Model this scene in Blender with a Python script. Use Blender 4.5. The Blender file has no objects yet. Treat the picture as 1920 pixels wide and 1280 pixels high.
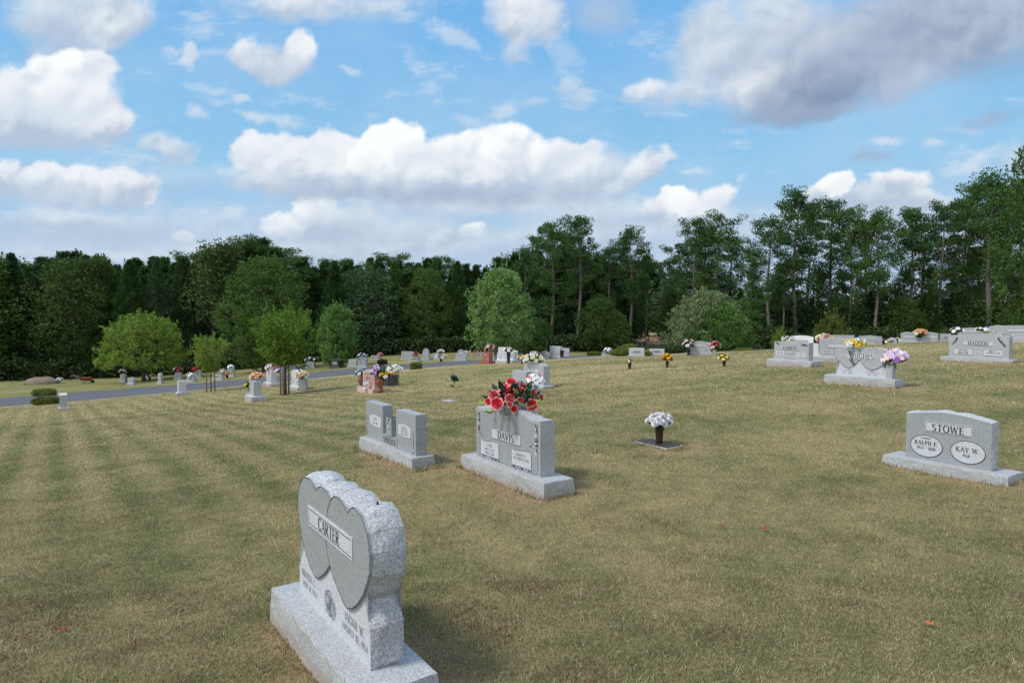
import bpy, bmesh, math, random
import numpy as np
from mathutils import Vector, Matrix, noise as mnoise

R_ = math.radians
sc = bpy.context.scene
COL = sc.collection

# ------------------------------------------------------------------ camera, world, sun, exposure
F = 1280.0                         # focal length in pixels of the 1920 wide photograph (24 mm)
PITCH = math.atan(65 / 1280)
CH = 1.85
cam = bpy.data.cameras.new("camera"); cam.lens = 24; cam.sensor_width = 36
cam.clip_start = 0.1; cam.clip_end = 4000
camo = bpy.data.objects.new("camera", cam); COL.objects.link(camo)
camo.location = (0, 0, CH); camo.rotation_euler = (R_(90) - PITCH, 0, 0)
sc.camera = camo
sc.view_settings.view_transform = 'Standard'
sc.view_settings.look = 'None'
sc.view_settings.exposure = 0.42
sc.view_settings.gamma = 1
SUN_EL = R_(56)
SUN_AZ = math.atan2(-0.93, -0.36)      # clockwise from +Y
sdir = Vector((math.sin(SUN_AZ) * math.cos(SUN_EL), math.cos(SUN_AZ) * math.cos(SUN_EL), math.sin(SUN_EL)))
sl = bpy.data.lights.new("sun", 'SUN'); sl.energy = 2.1; sl.angle = R_(12); sl.color = (1.0, 0.95, 0.87)
so = bpy.data.objects.new("sun", sl); COL.objects.link(so)
so.rotation_euler = (-sdir).to_track_quat('-Z', 'Y').to_euler()
so.location = (-20, -10, 40)

def ray(px, py):
    u = (px - 960) / F; v = (640 - py) / F
    return np.array([u, math.cos(PITCH) + v * math.sin(PITCH), -math.sin(PITCH) + v * math.cos(PITCH)])

def azel(px, py):
    d = ray(px, py); d = d / np.linalg.norm(d)
    return math.atan2(d[0], d[1]), math.asin(d[2])

world = bpy.data.worlds.new("World"); sc.world = world; world.use_nodes = True
WN = world.node_tree; WN.nodes.clear()
def N(nt, t, **kw):
    n = nt.nodes.new(t)
    for k, v in kw.items():
        if k.startswith('i_'): n.inputs[int(k[2:])].default_value = v
        else: setattr(n, k, v)
    return n
def math_(nt, op, a, b=None, c=None, clamp=False):
    n = nt.nodes.new('ShaderNodeMath'); n.operation = op; n.use_clamp = clamp
    for i, x in enumerate((a, b, c)):
        if x is None: continue
        if isinstance(x, (int, float)): n.inputs[i].default_value = x
        else: nt.links.new(x, n.inputs[i])
    return n.outputs[0]

def s2l(c):
    return tuple(((x / 255) / 12.92 if x / 255 <= 0.04045 else ((x / 255 + 0.055) / 1.055) ** 2.4) for x in c)

tc = N(WN, 'ShaderNodeTexCoord')
sep = N(WN, 'ShaderNodeSeparateXYZ'); WN.links.new(tc.outputs['Generated'], sep.inputs[0])
sky = N(WN, 'ShaderNodeTexSky', sky_type='NISHITA', sun_disc=False)
sky.sun_elevation = SUN_EL; sky.sun_rotation = SUN_AZ
sky.air_density = 1.0; sky.dust_density = 1.0; sky.ozone_density = 1.5
SKY_STR = 0.15
cn = N(WN, 'ShaderNodeTexNoise'); cn.inputs['Scale'].default_value = 2.5; cn.inputs['Detail'].default_value = 6
WN.links.new(tc.outputs['Generated'], cn.inputs['Vector'])
cf = N(WN, 'ShaderNodeMapRange', interpolation_type='SMOOTHSTEP'); WN.links.new(cn.outputs[0], cf.inputs[0])
for i_, v_ in ((1, .42), (2, .62), (3, .15), (4, .9)): cf.inputs[i_].default_value = v_
mxw = N(WN, 'ShaderNodeMix', data_type='RGBA'); WN.links.new(cf.outputs[0], mxw.inputs[0]); WN.links.new(sky.outputs[0], mxw.inputs[6])
mxw.inputs[7].default_value = tuple(x / SKY_STR for x in s2l((222, 227, 236))) + (1,)
cur = mxw.outputs[2]
bg = N(WN, 'ShaderNodeBackground'); bg.inputs[1].default_value = SKY_STR
WN.links.new(cur, bg.inputs[0])
wo = N(WN, 'ShaderNodeOutputWorld'); WN.links.new(bg.outputs[0], wo.inputs[0])

# ---- clouds: colour of the sky shell, evaluated on a grid of directions (numpy)
def perlin(x, y, seed=0):
    ix = np.floor(x).astype(np.int64); iy = np.floor(y).astype(np.int64); fx = x - ix; fy = y - iy
    def gr(a, b, dx, dy):
        h = (a * 374761393 + b * 668265263 + seed * 974634777) & 0xffffffff
        h = ((h ^ (h >> 13)) * 1274126177) & 0xffffffff; t = ((h ^ (h >> 16)) & 1023) * (2 * math.pi / 1024)
        return np.cos(t) * dx + np.sin(t) * dy
    u = fx * fx * fx * (fx * (fx * 6 - 15) + 10); v = fy * fy * fy * (fy * (fy * 6 - 15) + 10)
    a = gr(ix, iy, fx, fy); b = gr(ix + 1, iy, fx - 1, fy); c = gr(ix, iy + 1, fx, fy - 1); d = gr(ix + 1, iy + 1, fx - 1, fy - 1)
    return (a * (1 - u) + b * u) * (1 - v) + (c * (1 - u) + d * u) * v
def pf(x, y, s, o, seed=0, g=.5):
    t = 0; a = 1; n = 0
    for i in range(o): t = t + a * perlin(x / s * 2 ** i + 7.1 * i, y / s * 2 ** i - 3.3 * i, seed + i); n += a; a *= g
    return t / n
def billow(x, y, s, o, seed=0, g=.5):
    t = 0; a = 1; n = 0
    for i in range(o): t = t + a * (1 - 2.2 * np.abs(perlin(x / s * 2 ** i + 5.7 * i, y / s * 2 ** i + 2.9 * i, seed + i))); n += a; a *= g
    return t / n - .45
def sstep(t): t = np.clip(t, 0, 1); return t * t * (3 - 2 * t)
WHITE = (255, 255, 255); BRT = (243, 244, 248); LITE = (219, 227, 238); LAV = (184, 198, 219); GREY = (166, 178, 201); DARK = (128, 147, 178)
CLOUDS = [  # px, py, rx, ry, rot, softness, opacity, top, base, raggedness   (back to front)
 (330, 430, 360, 60, 0, 1, .55, LITE, LAV, 1), (1150, 440, 300, 80, 0, 1, .8, LITE, LAV, 1), (760, 460, 300, 60, 0, 1, .75, LITE, LAV, 1),
 (1600, 430, 340, 60, 0, 1, .75, LITE, LAV, 1), (120, 412, 170, 22, 0, .9, .8, LITE, LAV, 1), (60, 470, 260, 40, 0, 1, .5, LITE, LAV, 1), (460, 470, 180, 26, 0, 1, .7, LITE, LAV, 1),
 (600, 6, 260, 34, 0, 1, .6, LITE, LAV, 1), (560, 12, 95, 38, 0, .8, .85, BRT, LAV, .8), (850, 62, 62, 20, -30, 1, .5, LITE, LITE, 1.6), (730, 4, 60, 14, 0, 1, .6, LITE, LITE, 1),
 (150, 22, 150, 78, 0, .55, .97, LITE, LAV, .8), (215, 52, 84, 46, 25, .6, .95, BRT, LAV, .8), (125, 100, 95, 45, 0, .9, .85, LAV, LAV, .6),
 (70, 205, 150, 78, 0, .35, .98, BRT, LAV, .7), (22, 175, 60, 60, 0, .5, .95, BRT, LITE, .7), (120, 150, 84, 58, 0, .2, 1, WHITE, LITE, .8), (182, 128, 38, 40, 0, .35, .97, BRT, LITE, .8),
 (190, 225, 60, 50, 0, .3, 1, BRT, LAV, .7), (140, 195, 95, 66, 0, .6, 1, BRT, LITE, .5), (110, 262, 140, 28, 0, 1, .8, LAV, LAV, .6),
 (285, 262, 38, 26, 0, .6, .85, LITE, LAV, .8), (328, 283, 50, 24, -8, .7, .85, LITE, LAV, .8), (8, 330, 42, 40, -25, .4, .97, BRT, LAV, .8), (90, 340, 58, 38, 0, .3, 1, BRT, LITE, .8), (140, 335, 62, 34, 0, .4, 1, BRT, LAV, .8),
 (235, 350, 78, 36, -5, .35, 1, BRT, LAV, .8), (160, 368, 140, 30, 0, .8, .95, LITE, LAV, .6), (55, 360, 80, 24, 0, 1, .7, LAV, LAV, .6),
 (462, 98, 34, 34, 25, .5, .95, BRT, LAV, .9), (560, 92, 32, 36, -10, .4, 1, BRT, LITE, .8), (550, 115, 40, 34, 20, .5, 1, BRT, LAV, .7), (492, 122, 48, 30, -25, .6, .97, BRT, LAV, .7), (520, 140, 48, 20, 0, .8, .9, LITE, LAV, .6), (508, 108, 62, 34, 0, .7, .95, LITE, LAV, .9),
 (354, 98, 17, 28, 8, .7, .8, LITE, LITE, 1.2), (325, 94, 20, 8, 0, 1, .5, LITE, LITE, 1.4), (455, 186, 24, 9, -10, .9, .7, LITE, LITE, 1.2), (472, 219, 32, 11, -24, .9, .7, LITE, LITE, 1.2),
 (368, 210, 22, 15, 0, .9, .6, LITE, LITE, 1.2), (540, 230, 56, 15, -8, 1, .65, LITE, LITE, 1.2), (650, 130, 24, 8, -24, 1, .6, LITE, LITE, 1.3), (390, 165, 50, 9, -12, 1, .35, LITE, LITE, 1.6),
 (436, 394, 32, 13, 0, .9, .6, LITE, LITE, .8), (347, 441, 24, 12, 0, .6, .9, BRT, LITE, .8), (395, 462, 50, 12, 0, .8, .8, LITE, LITE, .8), (250, 480, 120, 14, 0, 1, .7, LITE, LITE, .8),
 (560, 470, 420, 40, 0, 1, .7, LITE, LAV, .8), (180, 440, 240, 30, 0, 1, .6, LAV, LAV, .8), (330, 330, 180, 40, 0, 1, .35, LITE, LAV, 1), (1150, 400, 220, 40, 0, 1, .8, LITE, LAV, .8),
 (700, 432, 210, 52, 0, .8, .9, LITE, LAV, .6), (530, 418, 40, 30, 0, .3, 1, BRT, LITE, .8), (588, 388, 42, 32, 0, .22, 1, WHITE, LITE, .8), (640, 410, 90, 36, 0, .7, .95, LITE, LAV, .7), (600, 440, 110, 24, 0, 1, .7, LAV, LAV, .5),
 (880, 372, 330, 44, 0, .8, .95, LITE, LAV, .5), (700, 345, 280, 36, 0, .7, .97, LITE, LAV, .5),
 (1100, 330, 110, 52, 8, .5, .97, LITE, LAV, .7), (1205, 318, 62, 26, 35, .5, .97, BRT, LAV, .9), (1160, 345, 60, 24, 30, .8, .9, LITE, LAV, .8), (1285, 318, 42, 9, -4, 1, .7, LITE, LITE, 1.4), (1245, 296, 34, 10, 10, .9, .8, BRT, LITE, 1.2),
 (1060, 300, 72, 38, 0, .35, .99, BRT, LITE, .8), (1105, 275, 32, 14, 5, .8, .8, BRT, LITE, 1), (955, 285, 78, 52, 0, .2, 1, WHITE, LITE, .8), (870, 290, 66, 42, 0, .25, 1, WHITE, LITE, .8), (905, 325, 150, 40, 0, .6, 1, BRT, LAV, .6),
 (480, 288, 52, 42, 0, .22, 1, BRT, LITE, .8), (545, 290, 62, 40, 0, .25, 1, BRT, LITE, .8), (630, 285, 62, 46, 0, .22, 1, BRT, LITE, .8), (560, 320, 145, 36, 0, .6, 1, BRT, LAV, .6), (500, 340, 90, 24, 0, .9, .95, LITE, LAV, .5),
 (738, 270, 62, 48, 0, .14, 1, WHITE, WHITE, .8), (690, 300, 40, 34, 0, .3, 1, WHITE, BRT, .7), (790, 300, 70, 34, 0, .5, 1, BRT, LITE, .7), (740, 330, 160, 32, 0, .9, .95, BRT, LAV, .5), (900, 360, 240, 26, 0, 1, .75, LAV, GREY, .5), (650, 358, 170, 20, 0, 1, .6, LAV, GREY, .5),
 (885, 425, 26, 14, 25, .4, 1, BRT, LITE, .8), (840, 446, 56, 18, 20, .8, .9, LITE, LAV, .9), (760, 462, 60, 16, 0, .9, .8, LITE, LAV, .8), (940, 450, 80, 22, 10, 1, .6, LITE, LAV, .8),
 (985, 25, 84, 66, 0, .5, .98, BRT, LAV, .8), (960, 95, 34, 36, 0, 1, .75, LITE, LAV, .8), (1020, 50, 50, 40, 20, .8, .8, LITE, LAV, .9), (1130, 20, 80, 56, 0, 1, .65, LAV, LAV, 1), (1060, 90, 30, 60, 20, 1, .35, LITE, LITE, 1.4),
 (945, 205, 26, 20, 20, 1, .55, LITE, LITE, 1.3), (880, 228, 50, 14, -20, 1, .4, LITE, LITE, 1.5), (1070, 160, 34, 18, 15, 1, .55, LITE, LAV, 1.3), (1085, 185, 30, 20, 0, 1, .4, LITE, LAV, 1.3), (1395, 335, 14, 8, 30, 1, .5, LITE, LITE, 1),
 (1330, 60, 60, 90, -32, .6, .95, LITE, LAV, .7), (1370, 110, 130, 70, 28, .6, .97, LITE, LAV, .6), (1215, 168, 52, 22, 12, .7, .9, BRT, LAV, .9), (1280, 180, 90, 34, 5, .9, .85, LITE, LAV, .7), (1450, 40, 120, 90, 10, .7, .95, LITE, LAV, .6),
 (1620, 90, 300, 110, 8, .7, .97, (204, 211, 226), (176, 188, 209), .5), (1800, 36, 250, 130, 0, .7, .97, (186, 196, 214), (150, 165, 191), .5), (1440, 170, 105, 56, 10, .6, .95, BRT, LAV, .6),
 (1520, 150, 180, 66, 16, 1, .9, (175, 186, 206), DARK, .4), (1560, 180, 170, 52, 14, 1, .95, (150, 164, 188), DARK, .4), (1490, 212, 150, 28, 6, 1, .9, (166, 178, 202), (152, 166, 194), .5), (1700, 150, 130, 44, 28, 1, .65, (196, 204, 220), (176, 186, 210), .7), (1640, 90, 170, 50, 18, 1, .6, (168, 180, 206), (160, 172, 200), .5),
 (1860, 222, 80, 20, 8, 1, .55, GREY, GREY, .8), (1640, 294, 62, 16, 8, 1, .65, GREY, GREY, .8), (1665, 262, 34, 11, 8, 1, .7, LITE, LITE, 1.2), (1755, 264, 34, 13, 0, 1, .7, LITE, LITE, 1.2), (1830, 300, 70, 14, 26, 1, .55, LITE, LITE, 1), (1905, 300, 40, 34, 0, 1, .8, LITE, LAV, .8),
 (1290, 408, 120, 34, 0, .9, .9, LITE, LAV, .6), (1335, 378, 62, 22, 26, .45, 1, BRT, LITE, .9), (1268, 374, 38, 26, 0, .2, 1, WHITE, BRT, .8), (1230, 395, 40, 26, 0, .6, .9, BRT, LAV, .7),
 (1650, 385, 150, 46, 0, .6, .98, LITE, LAV, .6), (1690, 342, 58, 26, 0, .35, 1, BRT, LAV, .8), (1610, 365, 60, 30, 0, .5, 1, LITE, LAV, .7), (1735, 375, 50, 22, 0, .5, .97, BRT, LAV, .8), (1560, 345, 44, 22, 30, .2, 1, WHITE, BRT, .8), (1520, 370, 40, 22, 20, .5, .95, BRT, LAV, .8), (1690, 375, 90, 22, 0, .9, .8, LAV, LAV, .5),
]
def sky_colour(px, py, eld):
    """linear colour of the sky for a direction given by its place in the photograph and its elevation in degrees"""
    t = np.clip(eld / 27, 0, 1)[:, None]; top = np.array(s2l((96, 172, 235))); mid = np.array(s2l((148, 200, 236))); hor = np.array(s2l((190, 203, 225)))
    c = np.where(t > .4, mid + (top - mid) * (t - .4) / .6, hor + (mid - hor) * t / .4)
    veil = np.clip(.30 + 1.1 * pf(px, py * 1.7, 260, 5, 3), 0, .8) * .32
    c = c + (np.array(s2l((214, 226, 242))) - c) * veil[:, None]
    ci = sstep((pf(px * .55, py * 1.5, 80, 6, 81, .62) - .06) / .32) * .5
    c = c + (np.array(s2l((226, 232, 242))) - c) * ci[:, None]
    wx = px + 26 * pf(px, py, 110, 3, 11) + 9 * pf(px, py, 26, 3, 21); wy = py + 20 * pf(px, py, 110, 3, 31) + 8 * pf(px, py, 26, 3, 41)
    B = billow(px, py * 1.15, 62, 5, 51, .52)
    B2 = billow(px + 5, (py + 8) * 1.15, 62, 5, 51, .52)
    Bs = billow(px, py * 1.15, 90, 3, 51, .42); Bs2 = billow(px + 14, (py + 20) * 1.15, 90, 3, 51, .42)
    relief = (Bs - Bs2) * .42 + (B - B2) * .16 + .25 * pf(px, py, 150, 3, 91); wisp = pf(px * .7, py * 1.6, 40, 5, 71, .62)
    for (cx, cy, rx, ry, rot, soft, op, tp, bs, rag) in CLOUDS:
        m = (np.abs(px - cx) < rx * 1.5 + 50) & (np.abs(py - cy) < max(ry, rx * abs(math.sin(R_(rot)))) * 1.5 + 50)
        if not m.any(): continue
        dx = wx[m] - cx; dy = -(wy[m] - cy); co, si = math.cos(R_(rot)), math.sin(R_(rot))
        qx = (dx * co + dy * si) / rx; qy = (dy * co - dx * si) / ry
        mn = min(rx, ry); k = min(1, 30 / mn)
        r = np.sqrt(qx * qx + qy * qy) / 1.08 - k * rag * (.58 * B[m] + .5 * wisp[m] * (1.1 if soft > .55 else .5))
        al = sstep((1 - r) / (soft * .9 + .08)) * op
        sh = sstep(.50 + .5 * qy + relief[m] * (1.7 if soft < .5 else 1.1))[:, None]
        cc = (np.array(s2l(bs)) * (1 - sh) + np.array(s2l(tp)) * sh) * np.array([.97, 1.0, 1.005])
        c[m] = c[m] * (1 - al[:, None]) + cc * al[:, None]
    return c

def sky_shell():
    """backdrop of the sky with its clouds: part of a sphere 1.6 km away in front of the viewer; the side where the sun stands is open"""
    az = np.concatenate([np.arange(-78, -42, 1.2), np.arange(-42, 42.01, .085), np.arange(43.2, 78.1, 1.2)]); el = np.concatenate([np.arange(-6, -1, 1), np.arange(-1, 31, .085), np.arange(31.5, 66, 1.2)])
    A, Ee = np.meshgrid(np.radians(az), np.radians(el)); A = A.ravel(); Ee = Ee.ravel()
    Ac = np.clip(A, -.8, .8); d = np.c_[np.sin(Ac) * np.cos(Ee), np.cos(Ac) * np.cos(Ee), np.sin(Ee)]
    f = d[:, 1] * math.cos(PITCH) - d[:, 2] * math.sin(PITCH); up = d[:, 1] * math.sin(PITCH) + d[:, 2] * math.cos(PITCH)
    f = np.maximum(f, .25)
    px = 960 + F * d[:, 0] / f + (A - Ac) * 1800; py = 640 - F * up / f
    c = np.clip(sky_colour(px, py, np.degrees(Ee)), 0, 1)
    R = 1600; V = np.c_[np.sin(A) * np.cos(Ee), np.cos(A) * np.cos(Ee), np.sin(Ee)] * R
    nx, ny = len(az), len(el); me = bpy.data.meshes.new('sky'); me.vertices.add(len(V)); me.vertices.foreach_set('co', V.astype(np.float32).ravel())
    ii = (np.arange(ny - 1)[:, None] * nx + np.arange(nx - 1)[None]).ravel(); q = np.stack([ii, ii + nx, ii + nx + 1, ii + 1], 1).astype(np.int32)
    me.loops.add(q.size); me.loops.foreach_set('vertex_index', q.ravel()); me.polygons.add(len(q))
    me.polygons.foreach_set('loop_start', np.arange(0, q.size, 4, dtype=np.int32)); me.polygons.foreach_set('loop_total', np.full(len(q), 4, np.int32))
    at = me.color_attributes.new('Col', 'FLOAT_COLOR', 'POINT'); at.data.foreach_set('color', np.c_[c, np.ones(len(c))].astype(np.float32).ravel()); me.update(calc_edges=True)
    m = bpy.data.materials.new('sky'); m.use_nodes = True; nt = m.node_tree; nt.nodes.clear()
    ca = nt.nodes.new('ShaderNodeVertexColor'); ca.layer_name = 'Col'; em = nt.nodes.new('ShaderNodeEmission'); nt.links.new(ca.outputs[0], em.inputs[0])
    em.inputs[1].default_value = 1 / 2 ** sc.view_settings.exposure
    ou = nt.nodes.new('ShaderNodeOutputMaterial'); nt.links.new(em.outputs[0], ou.inputs[0]); m.cycles.emission_sampling = 'NONE'
    o = bpy.data.objects.new('sky', me); COL.objects.link(o); me.materials.append(m)
    o['label'] = 'blue summer sky with bright cumulus clouds'; o['kind'] = 'structure'
sky_shell()

# ------------------------------------------------------------------ terrain
CP = [(-.7, 3.2, 1.88), (.1, 7, 1.88), (4.6, 7.2, 1.93), (1.95, 9, 1.81), (-1.4, 8.3, 1.84), (11.9, 17.3, 1.44), (6.8, 13.3, 1.52),
 (7.5, 18, 1.57), (4.5, 22, 1.97), (.7, 19, 2.33), (-8.3, 22, 3.1), (-17.8, 27, 4.1), (-14, 29, 3.78), (-13.2, 30, 3.75), (-8.3, 25, 3.22),
 (-4.1, 20, 2.6), (-3.8, 22, 2.6), (-4, 3.5, 2.0), (-10, 14, 2.75), (-6, 9, 2.25), (0, 0, 1.72), (10, 5, 1.5), (6, 3.5, 1.7), (-10, 3, 2.3), (-26, 35, 4.92),
 (-21, 36, 4.7), (-16, 40, 4.4), (-12, 43, 4.2), (-9, 45, 4.04), (-4.8, 47, 3.93), (1.6, 50, 3.7), (5, 52, 3.74), (-41, 55, 6.0),
 (-29, 56, 5.7), (-21, 57, 5.1), (-12, 60, 4.36), (-3, 62, 4.1), (9, 62, 4.1), (19.5, 56, 3.5), (33, 60, 3.55), (44, 60, 3.05),
 (19, 32, 1.72), (20, 35, 2.0), (17.7, 24, 1.15), (8.8, 32, 2.3), (6, 33, 2.42), (10.5, 35, 2.32), (0, 32, 2.75), (-60, 60, 6.8), (-45, 30, 5.6),
 (-80, 90, 7), (0, 95, 4.5), (80, 90, 3), (60, 30, .2), (40, 10, .0), (-40, 5, 4.5), (-60, -30, 5), (0, -40, 1.2), (50, -30, 0), (-150, 150, 7), (150, 150, 3), (14, 85, 3.9)]
CP = np.array(CP, float)
def _phi(r2): return .5 * r2 * np.log(r2 + 1e-9)
_n = len(CP); _K = _phi(((CP[:, None, :2] - CP[None, :, :2]) ** 2).sum(-1)) + np.eye(_n) * 6.0
_P = np.c_[np.ones(_n), CP[:, :2]]
_A = np.r_[np.c_[_K, _P], np.c_[_P.T, np.zeros((3, 3))]]
_w = np.linalg.solve(_A, np.r_[-CP[:, 2], np.zeros(3)])
def terrain(x, y):
    x = np.clip(np.asarray(x, float), -150, 150); y = np.clip(np.asarray(y, float), -60, 150)
    sh = x.shape; x = x.ravel(); y = y.ravel(); out = np.full(x.shape, CH + _w[_n]) + _w[_n + 1] * x + _w[_n + 2] * y
    for i in range(_n): out += _w[i] * _phi((x - CP[i, 0]) ** 2 + (y - CP[i, 1]) ** 2)
    return out.reshape(sh)
def T(x, y): return float(terrain(np.array([x]), np.array([y]))[0])
def G(px, py):
    """ground point seen at a pixel of the photograph"""
    d = ray(px, py); k = np.linspace(2, 140, 2800); ks = k / d[1]
    z = CH + d[2] * ks; t = terrain(d[0] * ks, k)
    i = np.argmax(z < t)
    if not (z < t).any(): i = len(k) - 1
    a, b = k[max(i - 1, 0)], k[i]
    for _ in range(20):
        m = (a + b) / 2
        if CH + d[2] * m / d[1] < T(d[0] * m / d[1], m): b = m
        else: a = m
    return Vector((d[0] * b / d[1], b, T(d[0] * b / d[1], b)))
def GX(px, Y):
    x = (px - 960) / F * Y
    for _ in range(4):
        x = (px - 960) / F * (Y * math.cos(PITCH) - (T(x, Y) - CH) * math.sin(PITCH))
    return Vector((x, Y, T(x, Y)))
def ztop(py, x, y):
    d = ray(960, py); return CH + d[2] / d[1] * y

# ------------------------------------------------------------------ noise helpers (numpy)
def _hash(ix, iy, seed):
    h = (ix.astype(np.int64) * 374761393 + iy.astype(np.int64) * 668265263 + seed * 1442695041) & 0xffffffff
    h = ((h ^ (h >> 13)) * 1274126177) & 0xffffffff
    return ((h ^ (h >> 16)) & 0xffff) / 65535.0
def vnoise(x, y, seed=0):
    ix = np.floor(x); iy = np.floor(y); fx = x - ix; fy = y - iy
    fx = fx * fx * (3 - 2 * fx); fy = fy * fy * (3 - 2 * fy)
    a = _hash(ix, iy, seed); b = _hash(ix + 1, iy, seed); c = _hash(ix, iy + 1, seed); d = _hash(ix + 1, iy + 1, seed)
    return (a * (1 - fx) + b * fx) * (1 - fy) + (c * (1 - fx) + d * fx) * fy
def fbm(x, y, seed=0, o=4):
    s = 0; a = .5; t = 0
    for i in range(o):
        s = s + a * vnoise(x * 2 ** i + i * 17.3, y * 2 ** i - i * 9.1, seed + i); t += a; a *= .55
    return s / t
ROW = R_(34.2)
RD = np.array([-math.sin(ROW), math.cos(ROW)])       # along the rows of graves
ND = np.array([-math.cos(ROW), -math.sin(ROW)])      # the way the stones face
YAW = math.atan2(-.827, .562)

# stones recorded here leave trodden bare soil round their base:  (x, y, half length, half depth)
BARE = []
def seg_d(x, y, cx, cy, hl, hd):
    u = (x - cx) * RD[0] + (y - cy) * RD[1]; v = (x - cx) * ND[0] + (y - cy) * ND[1]
    return np.sqrt(np.maximum(np.abs(u) - hl, 0) ** 2 + np.maximum(np.abs(v) - hd, 0) ** 2)
TREEL = None
def lawn_colour(x, y, rnd=0):
    """mix weights of the lawn: straw, green and bare earth"""
    n1 = fbm(x * .45, y * .45, 3, 4); n2 = fbm(x * 1.9, y * 1.9, 11, 4); n3 = fbm(x * .12, y * .12, 23, 3)
    band = fbm(x * .16 + y * .02, y * .8, 41, 3)
    q = -(x * ND[0] + y * ND[1]); al = x * RD[0] + y * RD[1]
    left = np.clip((1.5 - (x - (-.25) * y)) / 5 + .5, 0, 1) * np.clip((y - 3) / 6, 0, 1)
    st = np.sin(2 * math.pi * (q + .14 * fbm(q * .5, al * .10, 5, 2)) / .62) * (.6 + .9 * fbm(q * .7, al * .15, 8, 3))
    green = .36 + (n1 - .5) * (.75 - .35 * left) + (n2 - .5) * .8 + (fbm(x * 6.5, y * 6.5, 15, 3) - .5) * .7 + (n3 - .5) * .35 + (band - .5) * .8 * (1 - left * .6) + .26 * st * left * np.clip((34 - y) / 8, .25, 1)
    green = green - .10 * np.clip((y - 12) / 20, 0, 1) + .10 * np.clip((6 - y) / 4, 0, 1)
    rr = ROADC(x, y)
    green = green + np.where(rr > 0, .42, 0) * np.clip(rr / 2, 0, 1)
    bare = np.clip((fbm(x * .9, y * 1.4, 77, 4) - .70) * 2.5, 0, .25)
    for (cx, cy, hl, hd) in BARE:
        m = (np.abs(x - cx) < hl + 2) & (np.abs(y - cy) < hl + 2)
        if not m.any(): continue
        d = seg_d(x[m], y[m], cx, cy, hl, hd); v = -((x[m] - cx) * RD[0] + (y[m] - cy) * RD[1])
        b = np.clip(1 - (d + (fbm(x[m] * 3, y[m] * 3, 9, 3) - .5) * .5) / (.22 + .25 * (v > 0)), 0, 1)
        bb = bare[m]; bare[m] = np.maximum(bb, b * .85)
    green = np.clip(green * (1 - bare), 0, 1)
    return green, bare
STRAW = np.array([.375, .312, .160]); GREEN = np.array([.135, .160, .060]); EARTH = np.array([.36, .25, .16])
def lawn_rgb(x, y):
    gr, ba = lawn_colour(x, y)
    c = STRAW[None] * (1 - gr[:, None]) + GREEN[None] * gr[:, None]
    c = c * (1 - ba[:, None]) + EARTH[None] * ba[:, None]
    return c

# road centre line from the two edges seen in the photograph
road_px = [(-420, 802, 785), (0, 765, 746), (100, 757, 739), (200, 748, 732), (300, 739, 723), (400, 731, 715), (500, 721, 706), (600, 711, 696), (700, 700, 686),
           (780, 692.5, 680), (860, 686, 675), (930, 682, 672.5), (1000, 678.5, 669.5), (1060, 674, 667), (1120, 670, 665)]
_near = [G(a, b) for a, b, c in road_px]; _far = [G(a, c) for a, b, c in road_px]
RPTS = [((n + f) / 2) for n, f in zip(_near, _far)]
RPTS += [Vector((RPTS[-1].x + 6, RPTS[-1].y + 2, 0)), Vector((RPTS[-1].x + 14, RPTS[-1].y + 3, 0)), Vector((RPTS[-1].x + 30, RPTS[-1].y + 1, 0))]
def smooth_line(P, n):
    out = []
    for i in range(len(P) - 1):
        p0 = P[max(i - 1, 0)]; p1 = P[i]; p2 = P[i + 1]; p3 = P[min(i + 2, len(P) - 1)]
        for k in range(n):
            t = k / n
            out.append(.5 * ((2 * p1) + (p2 - p0) * t + (2 * p0 - 5 * p1 + 4 * p2 - p3) * t * t + (3 * p1 - p0 - 3 * p2 + p3) * t ** 3))
    out.append(P[-1]); return out
_R = np.array([(p.x, p.y) for p in smooth_line([Vector((p.x, p.y, 0)) for p in RPTS], 5)])
for _ in range(6): _R[1:-1] = (_R[:-2] + 2 * _R[1:-1] + _R[2:]) / 4
_rt = np.gradient(_R, axis=0); _rt /= np.linalg.norm(_rt, axis=1)[:, None]
_hw = np.array([abs((f.x - n.x) * -_rt[min(i * 5, len(_rt) - 1), 1] + (f.y - n.y) * _rt[min(i * 5, len(_rt) - 1), 0]) / 2 for i, (n, f) in enumerate(zip(_near, _far))])
_hw = np.clip(_hw, 1.6, 4.2)
for _ in range(3): _hw[1:-1] = (_hw[:-2] + 2 * _hw[1:-1] + _hw[2:]) / 4
RHW = np.interp(np.arange(len(_R)) / 5, np.arange(len(_hw)), _hw)
def ROADC(x, y):
    """signed distance over the road line, positive on the far side"""
    yy = np.interp(x, _R[:, 0], _R[:, 1]); return y - yy
# forest edge line
edge_px = [(-500, 52), (0, 55), (300, 56), (480, 57), (600, 58), (700, 60), (900, 62), (1100, 62), (1300, 61), (1440, 56), (1700, 57), (1900, 56)]
EDGE = np.array([(GX(a, Y).x, Y) for a, Y in edge_px], float); EDGE = EDGE[np.argsort(EDGE[:, 0])]
EDGE = np.vstack([[-120, 50], EDGE, [90, 58]])
def edge_y(x): return float(np.interp(x, EDGE[:, 0], EDGE[:, 1]))

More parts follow.
